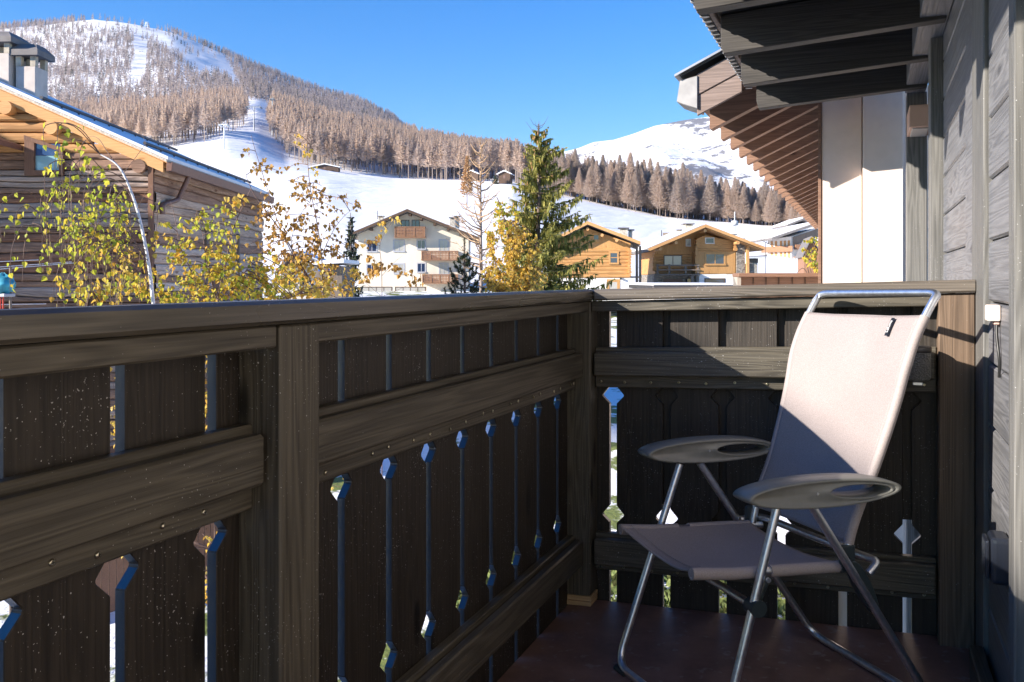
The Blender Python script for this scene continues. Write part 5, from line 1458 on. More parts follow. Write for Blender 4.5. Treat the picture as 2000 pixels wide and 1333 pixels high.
# roof: right slope with snow, gable overhang forward, eave overhang to the right
XE, ZE = B.x(324), B.z(338); slope = .44
XR = B.x(-420); ZR_ = ZE + (XE - XR) * slope
Y0, Y1 = -.13, 9.3
def roofslab(name, dz0, dz1, y0, y1, mat, xe=XE, xr=None):
    xr = XR if xr is None else xr
    return MB().prism([(xr, ZE - (xr - XE) * slope + dz0), (xe, ZE - (xe - XE) * slope + dz0), (xe, ZE - (xe - XE) * slope + dz1), (xr, ZE - (xr - XE) * slope + dz1)], 'y', y0, y1).build(name, mat, B.t)
XE2 = XE + .05
roofslab('roof_boarding', .255, .28, Y0 + .05, Y1, M['barn_fascia'], XE2)
roofslab('roof_edge', .281, .345, Y0 - .02, Y1, simple('pale_roof_tiles', (.55, .47, .38), .8, 0, .4, 30, .4), XE2 + .02)
roofslab('roof_snow', .346, .425, Y0 + .10, Y1 - .1, M['snow_roof'], XE2 + .01)
roofslab('barge_board', -.01, .25, Y0, Y0 + .09, M['barn_fascia'], XE - .02)
roofslab('soffit', .235, .253, Y0 + .09, .1, M['barn_fascia'], XE - .02)
for px in (-140, 20, 108, 275):   # purlin ends under the verge
    x = B.x(px); zc = ZE - (x - XE) * slope - .06
    mb = MB(); mb.tube([(x, Y0 - (.12 if px < 200 else .02), zc - .06), (x, .3, zc - .06)], .17, 14)
    mb.build('purlin', M['barn_fascia'] if px < 200 else M['barn_log'], B.t)
for i in range(15):                # rafter ends under the eave
    y = .3 + i * .6
    MB().tube([(XE2 - .03, y, ZE + .17), (-.1, y, ZE - (-.1 - XE) * slope + .17)], .075, 9).build('rafter', M['barn_fascia'], B.t)
zg = ZE + .05
mb = MB(); mb.prism([(XE2 + .0, zg - .02), (XE2 + .13, zg - .02), (XE2 + .16, zg + .20), (XE2 + .0, zg + .20)], 'y', Y0 + .02, Y1); mb.build('gutter', M['gutter_b'], B.t, bevel=.01)
mb = MB(); mb.tube(bend([(XE2 + .08, 1.2, zg), (XE2 - .12, 1.0, zg - .62), (.12, .25, zg - .82), (.12, .25, zg - 1.05)], [.08, .08], 5), .065, 12); mb.build('downpipe', M['gutter_b'], B.t)
mb = MB()
for q in (.55, 3.1):
    x = XE - q; zz = ZE + q * slope
    mb.tube([(x, Y0 + .2, zz + .50), (x, Y1 - .3, zz + .50)], .045, 8)
    for y in np.arange(Y0 + .3, Y1 - .3, .9): mb.box(x - .02, x + .02, y, y + .03, zz + .40, zz + .50)
mb.build('snow_guard', M['dark_metal'], B.t)
# window and lean-to roof on the gable wall
wx0, wx1, wz0, wz1 = B.x(72), B.x(120), B.z(334), B.z(282)
mb = MB(); mb.box(wx0 - .24, wx0, -.13, -.05, wz0 - .12, wz1 + .1); mb.box(wx1, wx1 + .1, -.13, -.05, wz0 - .12, wz1 - .1); mb.box(wx0, wx1, -.13, -.05, wz0 - .12, wz0)
mb.prism([(wx0 - .24, wz1 + .1), (wx1 + .1, wz1 - .22), (wx1 + .1, wz1 - .12), (wx0 - .24, wz1 + .2)], 'y', -.15, -.049)
w = mb.build('window', M['barn_dark'], B.t)
MB().box(wx0, wx1, -.06, -.05, wz0, wz0 + (wz1 - wz0) * .55).build('pane', glass_pane('pale_teal_glass', (.25, .42, .44), .15), w)
MB().box(wx0, wx1, -.06, -.05, wz0 + (wz1 - wz0) * .56, wz1).build('pane', glass_pane('blue_glass', (.04, .09, .2), .03), w)
MB().prism([(B.x(-200), B.z(200)), (B.x(47), B.z(296)), (B.x(47), B.z(286)), (B.x(-200), B.z(188))], 'y', -1.3, -.06).build('lean_to_roof', M['gutter_b'], B.t)
mb = MB(); mb.prism([(B.x(-200), B.z(212)), (B.x(47), B.z(312)), (B.x(47), B.z(296.5)), (B.x(-200), B.z(200.5))], 'y', -1.3, -1.2); mb.build('barge_board', M['barn_dark'], B.t)
w = MB().box(.0, .07, 4.2, 4.9, B.z(590), B.z(515)).build('side_door', M['barn_dark'], B.t)
for y in (3.6, 6.6): MB().box(.0, .08, y, y + .14, 0, B.z(430)).build('post', M['grey_wood'], B.t)
# chimneys
def chim(px0, px1, py_top, dep, dz, lab):
    Zc = 24.0; kk = Zc / FPX
    X, Y = XY((px0 + px1) / 2, Zc); zb = 4.2
    t = thing('chimney', lab, 'chimney', (X, Y, zb), TH - .04, 'chimneys on the barn roof')
    w2 = (px1 - px0) / 2 * kk * .86; ht = EYE + (HY - py_top) * kk - zb
    MB().box(-w2, w2, -dep, dep, 0, ht - .55).build('shaft', simple('smooth_grey_render', (.56, .49, .43), .85, 0, .12, 3, .1), t, bevel=.01)
    mb = MB()
    for x in (-w2 + .07, w2 - .07):
        for y in (-dep + .07, dep - .07): mb.box(x - .07, x + .07, y - .07, y + .07, ht - .549, ht - .28)
    mb.box(-.1, .1, -.08, .08, ht - .549, ht - .3)
    mb.build('cap_frame', M['chimney_stone'], t)
    c = w2 + .13; d = dep + .13
    mb = MB(); mb.hexa([(-c, -d, ht - .279), (c, -d, ht - .279), (c, d, ht - .279), (-c, d, ht - .279)], [(-c, -d, ht - .13), (c, -d, ht - .13), (c, d, ht - .13), (-c, d, ht - .13)])
    mb.hexa([(-c, -d, ht - .1295), (c, -d, ht - .1295), (c, d, ht - .1295), (-c, d, ht - .1295)], [(-c * .6, -d * .5, ht + .06), (c * .6, -d * .5, ht + .06), (c * .6, d * .5, ht + .06), (-c * .6, d * .5, ht + .06)])
    mb.build('cap', M['roof_grey'], t)
chim(-34, 42, 72, .42, 0, 'tall grey chimney at the left picture edge on the barn roof')
chim(40, 85, 95, .30, 0, 'small grey chimney with sheet-metal cap on the barn roof')
# unseen slab shaped like a house, added to throw shade on the barn gable
o = Vector((0, 0, -5.0))
t = thing('house', 'thin unseen house front added left of the old log barn to shade its gable', 'house', o, TH)
MB().prism([(-27, 0), (-19.2, 0), (-19.2, 11.3), (-27, 15.4), (-30, 15.4), (-30, 0)], 'y', 16.0, 16.7).build('wall', M['barn_log'], t)
MB().prism([(-30, 15.75), (-27, 15.75), (-18.9, 11.45), (-18.9, 11.25), (-27, 15.5), (-30, 15.5)], 'y', 15.9, 16.8).build('roof', M['snow_roof'], t)
# unseen long house added behind the camera to shade the railing's outer side
rx, rz_ = -17.6, None
tt = (-1.0 - rx) / SUN_TRAVEL.x
rz_ = 1.035 - tt * SUN_TRAVEL.z
yy = 1.2 - tt * SUN_TRAVEL.y
o = Vector((rx, yy, -4.6))
t = thing('house', 'long unseen house added behind the viewer to shade the balcony railing', 'house', o)
MB().prism([(-4, 0), (3.2, 0), (3.2, rz_ + 4.6 - 1.6), (0, rz_ + 4.55), (-4, rz_ + 4.6 - 2.0)], 'y', -7, 3.2).build('wall', M['white_wall'], t)
MB().prism([(-4.6, rz_ + 4.6 - 2.35), (0, rz_ + 4.56), (3.8, rz_ + 4.6 - 1.95), (3.8, rz_ + 4.6 - 1.9), (0, rz_ + 4.6), (-4.6, rz_ + 4.6 - 2.25)], 'y', -7.5, 3.4).build('roof', M['roof_grey'], t)
# ------------------------------------------------------------------ trees near the houses
random.seed(21)
M['spruce_bark'] = simple('spruce_bark', (.14, .10, .075), .9, 0, .3, 6, .3)
M['spruce'] = leafy('spruce_needles', [(.10, .11, .03), (.26, .245, .06), (.48, .43, .12), (.17, .18, .045)], .4, .7)
M['spruce_dark'] = leafy('dark_spruce_needles', [(.02, .03, .02), (.045, .06, .035), (.08, .095, .06)], .1, .75)
M['cone'] = simple('spruce_cone', (.36, .19, .07), .7, 0, .25, 30)
M['pine_needle'] = leafy('dark_pine_needles', [(.015, .024, .016), (.03, .045, .025), (.06, .075, .025)], .1, .7)
M['birch_white'] = simple('white_birch_bark', (.70, .68, .66), .7, 0, .25, 14, .2)
M['birch_twig'] = simple('brown_birch_twig', (.14, .085, .065), .7, 0, .2, 10)
M['leaf_green'] = leafy('yellow_green_birch_leaf', [(.28, .36, .04), (.50, .52, .05), (.66, .58, .07), (.38, .44, .045), (.72, .46, .05)], .5, .5)
M['leaf_yellow'] = leafy('golden_birch_leaf', [(.68, .50, .09), (.74, .42, .07), (.55, .44, .07), (.70, .52, .14), (.50, .28, .05)], .5, .5)
M['leaf_brown'] = leafy('brown_birch_leaf', [(.34, .18, .045), (.50, .28, .06), (.26, .14, .04), (.45, .30, .08)], .3, .6)
M['leaf_mix'] = leafy('mixed_birch_leaf', [(.26, .34, .04), (.62, .54, .07), (.74, .44, .06), (.48, .50, .05), (.66, .36, .06), (.22, .30, .035)], .5, .5)

def base_of(px, Z): return Vector((*XY(px, Z), float(np.interp(Z, NEARZ, NEARH)) - .05))
def conifer(name, label, px, Z, py_top, py_wide, half_px, mats, nper=20, seed=1, droop=.25, shoots=1.0, bare_top=0, cones=0, snow=None, dens=1.0, needle=.16, skew=(0, 0)):
    r = random.Random(seed)
    b = base_of(px, Z); k = Z / FPX
    Ht = EYE + (HY - py_top) * k - b.z; zw = EYE + (HY - py_wide) * k - b.z; RW = half_px * k
    t = thing(name, label, 'tree', b)
    tr = [(0, 0, -.3)] + [(math.sin(i) * .03, math.cos(i * 1.7) * .03, Ht * i / 10) for i in range(1, 11)]
    MB().tube(tr, [Ht * .016 * (1 - i / 11) + .012 for i in range(11)], 9).build('trunk', mats[0], t)
    br = MB(); nd = MB(); tips = []
    nwh = int(Ht / .34 * dens)
    for w in range(nwh):
        f = w / nwh; z = Ht * (.10 + .885 * f ** 1.0)
        prof = min(1.0, (Ht - z) / (Ht - zw)) ** .85
        for q in range(r.randint(4, 6)):
            a = r.uniform(0, 6.283); L = (RW * prof + .12) * r.uniform(.55, 1.12)
            up = .55 - .5 * prof
            d = Vector((math.cos(a), math.sin(a), 0))
            if skew[0]: L *= 1 + skew[0] * (d.x * CT + d.y * ST)
            pts = [Vector((0, 0, z)) + d * (L * s) + Vector((0, 0, L * (up * s - droop * (2.2 * s - 2.0 * s * s) * (.4 + prof)))) for s in (0, .25, .5, .75, 1)]
            br.tube(pts, [.022 * (1 + L * .4), .018, .013, .009, .004], 4, smooth=False)
            tips.append((pts[3], z / Ht)); 
            ns = int((L * 26 + 6) * shoots)
            side = d.cross(Vector((0, 0, 1)))
            for s_ in range(ns):
                u = r.uniform(.12, 1.0); i = min(3, int(u * 4)); p = pts[i].lerp(pts[i + 1], u * 4 - i)
                hang = r.random() < .55
                l = needle * r.uniform(.7, 1.8) * (1.25 - .5 * u) * (1 + .5 * prof)
                if hang: e = p + Vector((r.uniform(-.3, .3), r.uniform(-.3, .3), -1)) * l * 1.25
                else: e = p + (side * r.choice((-1, 1)) * r.uniform(.5, 1) + d * r.uniform(.2, .8) + Vector((0, 0, r.uniform(-.3, .25)))) * l
                wv = (e - p).cross(Vector((r.gauss(0, 1), r.gauss(0, 1), r.gauss(0, 1)))).normalized() * (.026 + .02 * r.random()) * needle / .16
                m = p.lerp(e, .45)
                nd.add([p, m + wv, e, m - wv], [(0, 1, 2, 3)])
    if bare_top:
        for q in range(bare_top):
            z = Ht * r.uniform(.93, .995); a = r.uniform(0, 6.28); d = Vector((math.cos(a), math.sin(a), 0)); L = r.uniform(.25, .7)
            br.tube([Vector((0, 0, z)), Vector((0, 0, z)) + d * L * .6 + Vector((0, 0, .12)), Vector((0, 0, z)) + d * L + Vector((0, 0, .45 * L + .2))], [.014, .011, .006], 4)
    br.build('branches', mats[0], t); nd.build('needles', mats[1], t)
    if cones:
        mb = MB(); mb.tube([(0, 0, 0), (0, 0, -.03), (0, 0, -.09), (0, 0, -.14), (0, 0, -.16)], [.008, .026, .032, .020, .005], 7)
        c0 = mb.build('cone', M['cone'], t); c0.location = (0, 0, Ht * .8)
        pool = [p for p, f in tips if f > .45]
        pool.sort(key=lambda p: -p.z + r.uniform(0, 3))
        for p in pool[:cones]:
            part_copy(c0, t, p + Vector((r.uniform(-.15, .15), r.uniform(-.15, .15), -.05)))
    return t
conifer('spruce_tree', 'tall bushy green spruce full of brown cones towering over the railing', 1052, 42, 243, 520, 112, (M['spruce_bark'], M['spruce']), seed=5, droop=.22, shoots=2.0, bare_top=14, cones=90, dens=1.3, needle=.18, skew=(.22, 0))
conifer('spruce_tree', 'slim dark spruce standing left of the cream apartment house', 685, 74, 416, 560, 24, (M['spruce_bark'], M['spruce_dark']), seed=8, droop=.3, shoots=1.3, dens=.9, needle=.2)
conifer('spruce_tree', 'frosted grey-green spruce in the gap between the two log chalets', 1264, 105, 490, 575, 22, (M['spruce_bark'], leafy('frosted_needles', [(.22, .26, .22), (.40, .43, .40), (.13, .17, .13)], .1)), seed=9, droop=.3, shoots=1.3, dens=.9, needle=.24)
conifer('spruce_tree', 'small dark fir beside the hillside hut behind the big spruce', 968, 392, 338, 354, 5, (M['spruce_bark'], M['spruce_dark']), seed=10, droop=.2, shoots=.7, dens=.6, needle=.5)

# small dark mountain pine with upturned bushy branches
def small_pine():
    px, Z = 907, 30; r = random.Random(4); b = base_of(px, Z); k = Z / FPX
    t = thing('mountain_pine', 'small dark pine with upturned bushy shoots in front of the cream house', 'tree', b)
    Ht = EYE + (HY - 470) * k - b.z
    br = MB(); nd = MB()
    MB().tube([(0, 0, -.2), (.02, 0, Ht * .5), (0, 0, Ht)], [.09, .06, .02], 9).build('trunk', M['spruce_bark'], t)
    def bush(pts, n, rad):
        for i in range(n):
            u = r.uniform(.25, 1); j = min(len(pts) - 2, int(u * (len(pts) - 1))); p = pts[j].lerp(pts[j + 1], u * (len(pts) - 1) - j)
            ax = (pts[j + 1] - pts[j]).normalized()
            d = (Vector((r.gauss(0, 1), r.gauss(0, 1), r.gauss(0, 1))).normalized() * .9 + ax * .9).normalized()
            e = p + d * rad * r.uniform(.7, 1.3); w = d.cross(Vector((r.gauss(0, 1), r.gauss(0, 1), r.gauss(0, 1)))).normalized() * .010
            nd.add([p + w, e, p - w], [(0, 1, 2)])
    bush([Vector((0, 0, Ht * .8)), Vector((0, 0, Ht * .9)), Vector((0, 0, Ht * 1.01))], 260, .10)
    for i in range(46):
        f = i / 46; z = Ht * (.42 + .5 * f); a = i * 2.4; L = (1.02 * (1 - f) ** .8 + .10) * r.uniform(.75, 1.1)
        d = Vector((math.cos(a), math.sin(a), 0))
        pts = [Vector((0, 0, z)), Vector((0, 0, z)) + d * L * .55 + Vector((0, 0, L * .12)), Vector((0, 0, z)) + d * L * .9 + Vector((0, 0, L * .45)), Vector((0, 0, z)) + d * L + Vector((0, 0, L * .8))]
        br.tube(pts, [.02, .014, .01, .006], 4); bush(pts, int(170 * L + 60), .10)
        for s in (-1, 1):
            q = pts[1]; d2 = (d + Vector((-d.y, d.x, 0)) * s * .8).normalized()
            p2 = [q, q + d2 * L * .25 + Vector((0, 0, .05)), q + d2 * L * .38 + Vector((0, 0, L * .28))]
            br.tube(p2, [.012, .009, .005], 4); bush(p2, int(90 * L + 30), .09)
    br.build('branches', M['spruce_bark'], t); nd.build('needles', M['pine_needle'], t)
small_pine()

# bare larch with pale upturned twigs
def bare_larch(name, label, px, Z, py_top, lean=0, seed=3, wide=70, n=70, mat='larch'):
    r = random.Random(seed); b = base_of(px, Z); k = Z / FPX
    t = thing(name, label, 'tree', b)
    Ht = EYE + (HY - py_top) * k - b.z
    MB().tube([(0, 0, -.3), (.05, 0, Ht * .4), (0, .03, Ht * .75), (0, 0, Ht)], [.10, .075, .045, .015], 9).build('trunk', simple('grey_larch_bark', (.26, .2, .165), .8, 0, .25, 8), t)
    br = MB()
    for i in range(n):
        f = (i / n); z = Ht * (.36 + .62 * f); prof = (1 - f) ** .8
        a = r.uniform(0, 6.283); L = (wide * k * prof + .3) * r.uniform(.5, 1.1); up = .25 + .55 * f
        d = Vector((math.cos(a), math.sin(a), 0))
        pts = [Vector((0, 0, z)) + d * L * s + Vector((0, 0, L * up * s * s + .1 * L * s)) for s in (0, .35, .7, 1)]
        br.tube(pts, [.034 + .012 * prof, .026, .020, .010], 4)
        for j in range(int(3 + L * 2)):
            u = r.uniform(.2, .95); q = pts[0].lerp(pts[-1], u); q.z = pts[0].z + L * (up * u * u + .1 * u)
            s = r.choice((-1, 1)); d2 = (d * .6 + Vector((-d.y, d.x, 0)) * s).normalized(); l2 = L * r.uniform(.1, .32)
            br.tube([q, q + d2 * l2 * .6 + Vector((0, 0, l2 * .15)), q + d2 * l2 + Vector((0, 0, l2 * .5))], [.018, .014, .008], 3)
    br.build('branches', simple('pale_larch_twig', (.40, .26, .15), .7, 0, .25, 6), t)
bare_larch('bare_larch', 'slender leafless larch with pale upturned twigs left of the big spruce', 938, 40, 268, wide=80, n=62)
# small orange larches on the snow field
for px, py, Z, H_, lb in ((912, 393, 240, 13, 'rusty orange larch standing alone on the snow field behind the bare larch'), (1004, 338, 430, 0, '')):
    if not H_: continue
    o = P(px, py, Z); o.z -= 1.0
    t = thing('larch_tree', lb, 'tree', o)
    MB().tube([(0, 0, -1), (0, 0, H_)], [.16, .04], 6).build('trunk', M['larch_bark'], t)
    v, f = crown_larch(77, H_, 420, .10, .62, .16); mb = MB(); mb.add(v, f)
    mb.build('crown', leafy('rusty_larch_twigs', [(.42, .24, .11), (.55, .34, .17), (.36, .20, .09)], .25), t)

# ------------------------------------------------------------------ birches
LEAF = [(0, 0), (.30, .33), (.36, .16), (.55, .0)]
def leaf(mb, p, size, r, mi=0):
    """small heart-shaped leaf, folded along its rib, hanging from p"""
    d = Vector((r.gauss(0, .45), r.gauss(0, .45), -1)).normalized()
    s = d.cross(Vector((r.gauss(0, 1), r.gauss(0, 1), r.gauss(0, .3)))).normalized(); n = s.cross(d)
    w = size * .5; L = size
    c = n * size * r.uniform(.05, .22)
    mb.add([p, p + d * L * .22 + s * w + c, p + d * L * .55 + s * w * .82 + c, p + d * L * 1.15, p + d * L * .55 - s * w * .82 + c, p + d * L * .22 - s * w + c, p + d * L * .4],
           [(0, 6, 2, 1), (6, 3, 2), (0, 5, 4, 6), (6, 4, 3)], False, mi)
def nearest(stems, p):
    best = None
    for st in stems:
        for q in st:
            e = (q - p).length + max(0, q.z - p.z) * .3 * 0
            if best is None or e < best[0]: best = (e, q)
    return best[1]
def birch(name, label, Z, stems, blobs, leafsize=.055, catkins=0, seed=1, white=True, twig_r=.005, jit=.7):
    """stems: [(pixel polyline, radius)], blobs: [(cx, cy, rx, ry, n leaves, material index, droop)] in picture pixels at distance Z"""
    r = random.Random(seed)
    p0 = stems[0][0][0]; base = P(p0[0], p0[1], Z); gz = float(np.interp(Z, NEARZ, NEARH)) - .1
    t = thing(name, label, 'tree', (base.x, base.y, gz)); O = Vector((base.x, base.y, gz))
    fw = Vector((-ST, CT, 0))
    lines = []; tr = MB(); sb = MB()
    for i, (pl, rad) in enumerate(stems):
        dz = 0 if i == 0 else r.uniform(-jit, jit) * .6
        pts = [P(x, y, Z) - O + fw * dz * (j / (len(pl) - 1)) for j, (x, y) in enumerate(pl)]
        if i == 0 or pl[0][1] > 590: pts = [Vector((pts[0].x, pts[0].y, 0)), Vector((pts[0].x, pts[0].y, pts[0].z * .7))] + pts
        pts = spline(pts, 7); lines.append(pts)
        n = len(pts)
        (tr if i == 0 else sb).tube(pts, [rad * (1 - .75 * q / n) for q in range(n)], 8 if rad > .015 else 5)
    tr.build('trunk', M['birch_white'] if white else M['birch_twig'], t)
    tw = MB(); lv = MB(); ck = MB()
    for cx, cy, rx, ry, n, mi, droop in blobs:
        ncl = max(2, n // 7)
        for c in range(ncl):
            while True:
                ux, uy = r.uniform(-1, 1), r.uniform(-1, 1)
                if ux * ux + uy * uy < 1: break
            p = P(cx + ux * rx, cy + uy * ry, Z) - O + fw * r.uniform(-jit, jit)
            q = nearest(lines, p)
            m = q.lerp(p, .5) + Vector((0, 0, (p - q).length * (.22 if droop else .06)))
            pts = spline([q, m, p] + ([p + Vector((r.uniform(-.03, .03), 0, -r.uniform(.2, .55)))] if droop else []), 4)
            if (p - q).length < 1.7: tw.tube(pts, [twig_r * (1.3 - .8 * i / len(pts)) for i in range(len(pts))], 4)
            for j in range(max(1, n // ncl)):
                u = r.uniform(.35, 1); i = min(len(pts) - 2, int(u * (len(pts) - 1)))
                lp = pts[i] + Vector((r.gauss(0, .035), r.gauss(0, .05), r.gauss(0, .035)))
                leaf(lv, lp, leafsize * r.uniform(.7, 1.2), r, mi)
            if catkins and r.random() < catkins:
                for j in range(2):
                    lp = pts[-1 - j] + Vector((r.gauss(0, .03), 0, 0)); ck.tube([lp, lp + Vector((.004, 0, -.022)), lp + Vector((.0, 0, -.05))], [.003, .006, .003], 5)
    if sb.v: sb.build('stem', M['birch_twig'], t)
    tw.build('twigs', M['birch_twig'], t)
    lv.build('foliage', [M['leaf_green'], M['leaf_yellow'], M['leaf_brown'], M['leaf_mix']], t)
    if ck.v: tag(ck.build('catkins', simple('birch_catkin', (.30, .24, .08), .8), t), kind='stuff')
birch('birch_tree', 'drooping yellow-green birch with curved white trunk before the dark barn wall', 9.5,
      [([(306, 700), (296, 560), (284, 480), (268, 410), (248, 355), (228, 322), (196, 302)], .026),
       ([(248, 355), (225, 325), (190, 330), (160, 345), (120, 370), (85, 400), (50, 440)], .006),
       ([(228, 322), (205, 295), (185, 270), (165, 262), (150, 268)], .005),
       ([(262, 395), (235, 360), (200, 345), (170, 350), (150, 390), (140, 450)], .005),
       ([(290, 520), (262, 480), (230, 440), (205, 410), (180, 395)], .006),
       ([(292, 560), (262, 520), (220, 490), (190, 470), (160, 450)], .006),
       ([(240, 340), (262, 300), (270, 270), (235, 240), (205, 235)], .0035),
       ([(268, 410), (300, 380), (330, 368)], .004)],
      [(155, 300, 26, 24, 34, 0, True), (185, 370, 55, 38, 85, 0, True), (115, 420, 55, 40, 100, 0, True), (60, 465, 34, 45, 50, 0, True), (195, 430, 55, 45, 100, 0, True),
       (165, 500, 55, 45, 110, 3, True), (225, 455, 35, 50, 60, 0, True), (185, 540, 60, 35, 90, 3, True), (240, 400, 25, 40, 26, 0, True), (255, 505, 35, 40, 40, 1, True), (150, 262, 12, 8, 10, 0, True)],
      .054, .6, 5)
birch('birch_tree', 'bushy green and gold birch right of the white trunk in front of the barn side', 11.0,
      [([(420, 720), (425, 590), (440, 520), (455, 450), (478, 395), (490, 370)], .014),
       ([(420, 720), (380, 560), (345, 480), (330, 420), (318, 390)], .009), ([(425, 590), (400, 520), (385, 450), (370, 410)], .008),
       ([(425, 590), (470, 540), (510, 500), (540, 470)], .007), ([(420, 720), (330, 590), (250, 560), (190, 570)], .007), ([(420, 720), (520, 620), (590, 575), (640, 560)], .007)],
      [(340, 470, 40, 45, 70, 3, False), (400, 430, 50, 35, 80, 0, False), (395, 500, 60, 40, 130, 3, False), (330, 540, 55, 38, 150, 3, False), (450, 480, 45, 55, 130, 3, False), (470, 410, 28, 28, 40, 1, False),
       (440, 555, 65, 30, 220, 3, False), (520, 545, 55, 38, 170, 3, False), (250, 572, 60, 20, 130, 3, False), (170, 580, 45, 12, 60, 3, False), (350, 580, 70, 16, 160, 3, False), (600, 572, 80, 16, 150, 1, False), (480, 582, 80, 12, 140, 3, False), (205, 790, 34, 120, 620, 1, False), (210, 1040, 40, 120, 110, 1, False), (398, 790, 30, 130, 420, 1, False), (400, 1060, 40, 120, 120, 1, False), (690, 960, 40, 60, 60, 1, False), (760, 1230, 30, 60, 40, 2, False)],
      .054, .1, 6, False)
birch('birch_tree', 'brown-leaved birch with many thin upright stems against the snow slope', 13.0,
      [([(640, 720), (632, 590), (628, 500), (618, 430), (608, 380), (602, 330), (600, 275)], .013),
       ([(632, 590), (590, 520), (556, 460), (528, 420), (500, 380), (486, 345)], .014), ([(632, 590), (575, 500), (545, 430), (528, 370), (508, 300), (502, 270)], .009),
       ([(628, 500), (650, 450), (672, 420), (690, 405)], .006), ([(632, 590), (612, 520), (628, 450), (640, 380)], .006), ([(640, 720), (665, 600), (690, 560), (700, 540)], .006), ([(600, 540), (570, 480), (590, 420), (610, 395)], .006)],
      [(515, 310, 18, 28, 22, 2, False), (540, 340, 30, 22, 40, 2, False), (575, 268, 8, 6, 6, 1, False), (602, 300, 8, 30, 22, 1, False), (600, 375, 26, 25, 60, 2, False), (645, 385, 30, 18, 40, 2, False), (690, 402, 30, 12, 26, 2, False),
       (545, 420, 40, 40, 120, 2, False), (610, 440, 35, 35, 80, 2, False), (575, 480, 60, 40, 190, 2, False), (640, 500, 45, 35, 130, 2, False), (600, 540, 75, 30, 230, 1, False), (670, 545, 30, 30, 90, 1, False), (515, 460, 26, 50, 80, 2, False), (560, 570, 90, 16, 150, 3, False)],
      .056, .15, 7, False, .005)
birch('birch_sapling', 'thin birch sapling with few brown leaves in front of the cream house wall', 15.0,
      [([(746, 700), (746, 580), (745, 520), (742, 480), (752, 455), (770, 428)], .009), ([(745, 540), (770, 515), (790, 500)], .004), ([(745, 530), (725, 500), (715, 480)], .004), ([(746, 580), (720, 555), (700, 535)], .004), ([(746, 580), (790, 560), (815, 545)], .004)],
      [(755, 450, 12, 14, 10, 1, False), (770, 428, 8, 8, 8, 1, False), (725, 512, 22, 18, 26, 2, False), (770, 520, 26, 14, 28, 2, False), (740, 545, 34, 12, 24, 2, False), (788, 545, 26, 12, 22, 2, False), (812, 553, 14, 10, 14, 2, False), (700, 470, 14, 18, 12, 2, False), (730, 470, 14, 8, 8, 2, False)],
      .07, 0, 8, False, .003)
birch('birch_tree', 'golden yellow birch glowing at the left foot of the big spruce', 32.0,
      [([(1000, 700), (1000, 580), (998, 520), (992, 460), (980, 410), (970, 385)], .06), ([(1000, 580), (970, 520), (955, 470)], .03), ([(1000, 580), (1035, 520), (1050, 460)], .03), ([(998, 520), (1010, 460), (1015, 420)], .03), ([(1000, 580), (960, 560), (945, 540)], .02)],
      [(985, 420, 22, 32, 170, 3, False), (985, 480, 36, 40, 700, 1, False), (1020, 500, 40, 45, 760, 1, False), (985, 545, 48, 32, 950, 1, False), (1035, 550, 42, 32, 760, 1, False), (965, 455, 14, 22, 80, 3, False), (1000, 575, 60, 18, 380, 1, False)],
      .105, 0, 9, False, .008, 1.4)
birch('shrub', 'yellowish shrub with bare arching stems beside the white house wing', 24.0,
      [([(1588, 640), (1588, 560), (1582, 520), (1586, 490)], .03), ([(1588, 560), (1570, 525), (1555, 535)], .016), ([(1588, 560), (1596, 510), (1590, 470)], .016), ([(1588, 560), (1575, 510), (1578, 485)], .016)],
      [(1588, 480, 12, 22, 90, 3, False), (1582, 510, 16, 14, 70, 3, False), (1592, 530, 10, 18, 50, 3, False)], .08, 0, 12, False, .006, .5)
# laundry line and blue cloth at the left edge
o = P(20, 560, 14.0)
t = thing('clothes_line', 'thin white clothes lines on a slim pole before the barn wall', 'clothes line', (o.x, o.y, float(np.interp(14, NEARZ, NEARH))))
L0 = Vector((o.x, o.y, float(np.interp(14, NEARZ, NEARH))))
a = P(20.5, 523, 14) - L0
MB().tube([(a.x, a.y, 0), (a.x, a.y, a.z)], .02, 8).build('pole', M['grey_wood'], t)
mb = MB()
for p, q in (((-60, 526), (140, 512)), ((-60, 531), (145, 514)), ((-60, 514), (75, 508)), ((-60, 596), (90, 594))):
    mb.tube([P(p[0], p[1], 14) - L0, P(q[0], q[1], 15.5) - L0], .006, 5)
mb.build('line', simple('white_cord', (.7, .7, .72), .6), t)
o = P(8, 560, 14.0)
t = thing('laundry_bag', 'turquoise cloth bundle on red legs at the left edge', 'laundry', o)
mb = MB(); n = 14; vs = []; fs = []
for i in range(n):
    for j in range(n):
        u = i / (n - 1) * math.pi; v = j / (n - 1) * 2 * math.pi
        rr = 1 + .12 * math.sin(5 * v + 3 * u) + .08 * math.sin(9 * u + v)
        vs.append((.21 * math.sin(u) * math.cos(v) * rr - .05, .16 * math.sin(u) * math.sin(v) * rr, .17 * math.cos(u) * rr + .03))
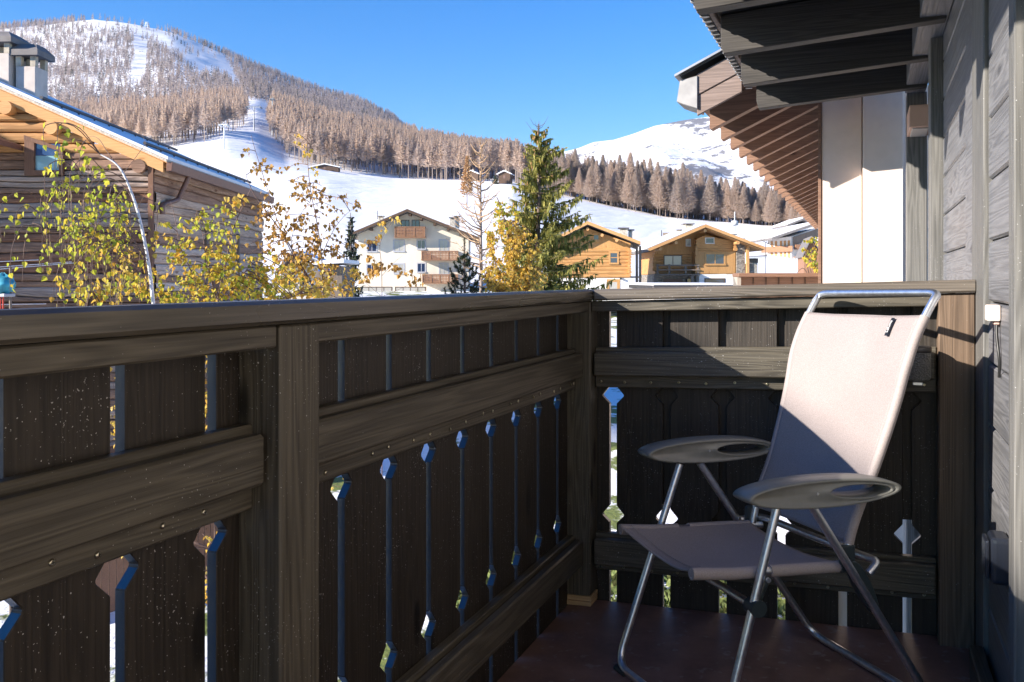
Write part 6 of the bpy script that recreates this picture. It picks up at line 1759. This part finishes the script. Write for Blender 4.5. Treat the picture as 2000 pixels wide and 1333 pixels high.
for i in range(n - 1):
    for j in range(n - 1): fs.append((i * n + j, (i + 1) * n + j, (i + 1) * n + j + 1, i * n + j + 1))
mb.add(vs, fs, True); mb.build('cloth', simple('turquoise_cloth', (.04, .30, .40), .6, 0, .4, 9, .3), t)
MB().box(-.14, .13, -.1, .1, -.16, -.11).build('rim', M['frame_g'], t, bevel=.01)
mb = MB()
for x in (-.08, -.02): mb.tube([(x, 0, -.16), (x, 0, -3.0)], .012, 6)
mb.build('leg', simple('red_metal', (.5, .05, .03), .4), t)
# brown plank fence with snow below the balcony, seen through the notches
for (x0, x1, Z, lb) in ((60, 640, 13.5, 'brown vertical plank fence topped with snow below the balcony'),):
    A = Vector((*XY(x0, Z), -4.4)); Bp = Vector((*XY(x1, Z + 4), -4.4)); d = (Bp - A); n = 46
    t = thing('plank_fence', lb, 'fence', A)
    mb = MB(); dn = d.normalized(); sd = Vector((-dn.y, dn.x, 0))
    for i in range(n):
        p = d * (i / n); q = d * ((i + .9) / n); h = 1.75 + rnd(-.08, .08)
        mb.hexa([tuple(p), tuple(q), tuple(q + sd * .03), tuple(p + sd * .03)], [tuple(v + Vector((0, 0, h))) for v in (p, q, q + sd * .03, p + sd * .03)])
    mb.build('plank', M['eave_brown'], t)
    mb = MB(); mb.tube([Vector((0, 0, 1.78)) + d * (i / 40) + Vector((0, 0, rnd(-.03, .05))) + sd * .015 for i in range(41)], .07, 8); mb.build('snow_cap', M['snow_roof'], t)
# round wooden rail end mounts and remaining checks

# ------------------------------------------------------------------ thin cold air over the valley
hm = bpy.data.materials.new('haze'); hm.use_nodes = True; hnt = hm.node_tree
hnt.nodes.remove(hnt.nodes['Principled BSDF'])
pv = hnt.nodes.new('ShaderNodeVolumePrincipled'); pv.inputs['Color'].default_value = (.58, .72, 1, 1); pv.inputs['Density'].default_value = 3.2e-5
hnt.links.new(pv.outputs[0], hnt.nodes['Material Output'].inputs['Volume'])
tag(MB().box(-5500, 5500, -300, 7000, -60, 1150).build('haze', hm), kind='stuff')
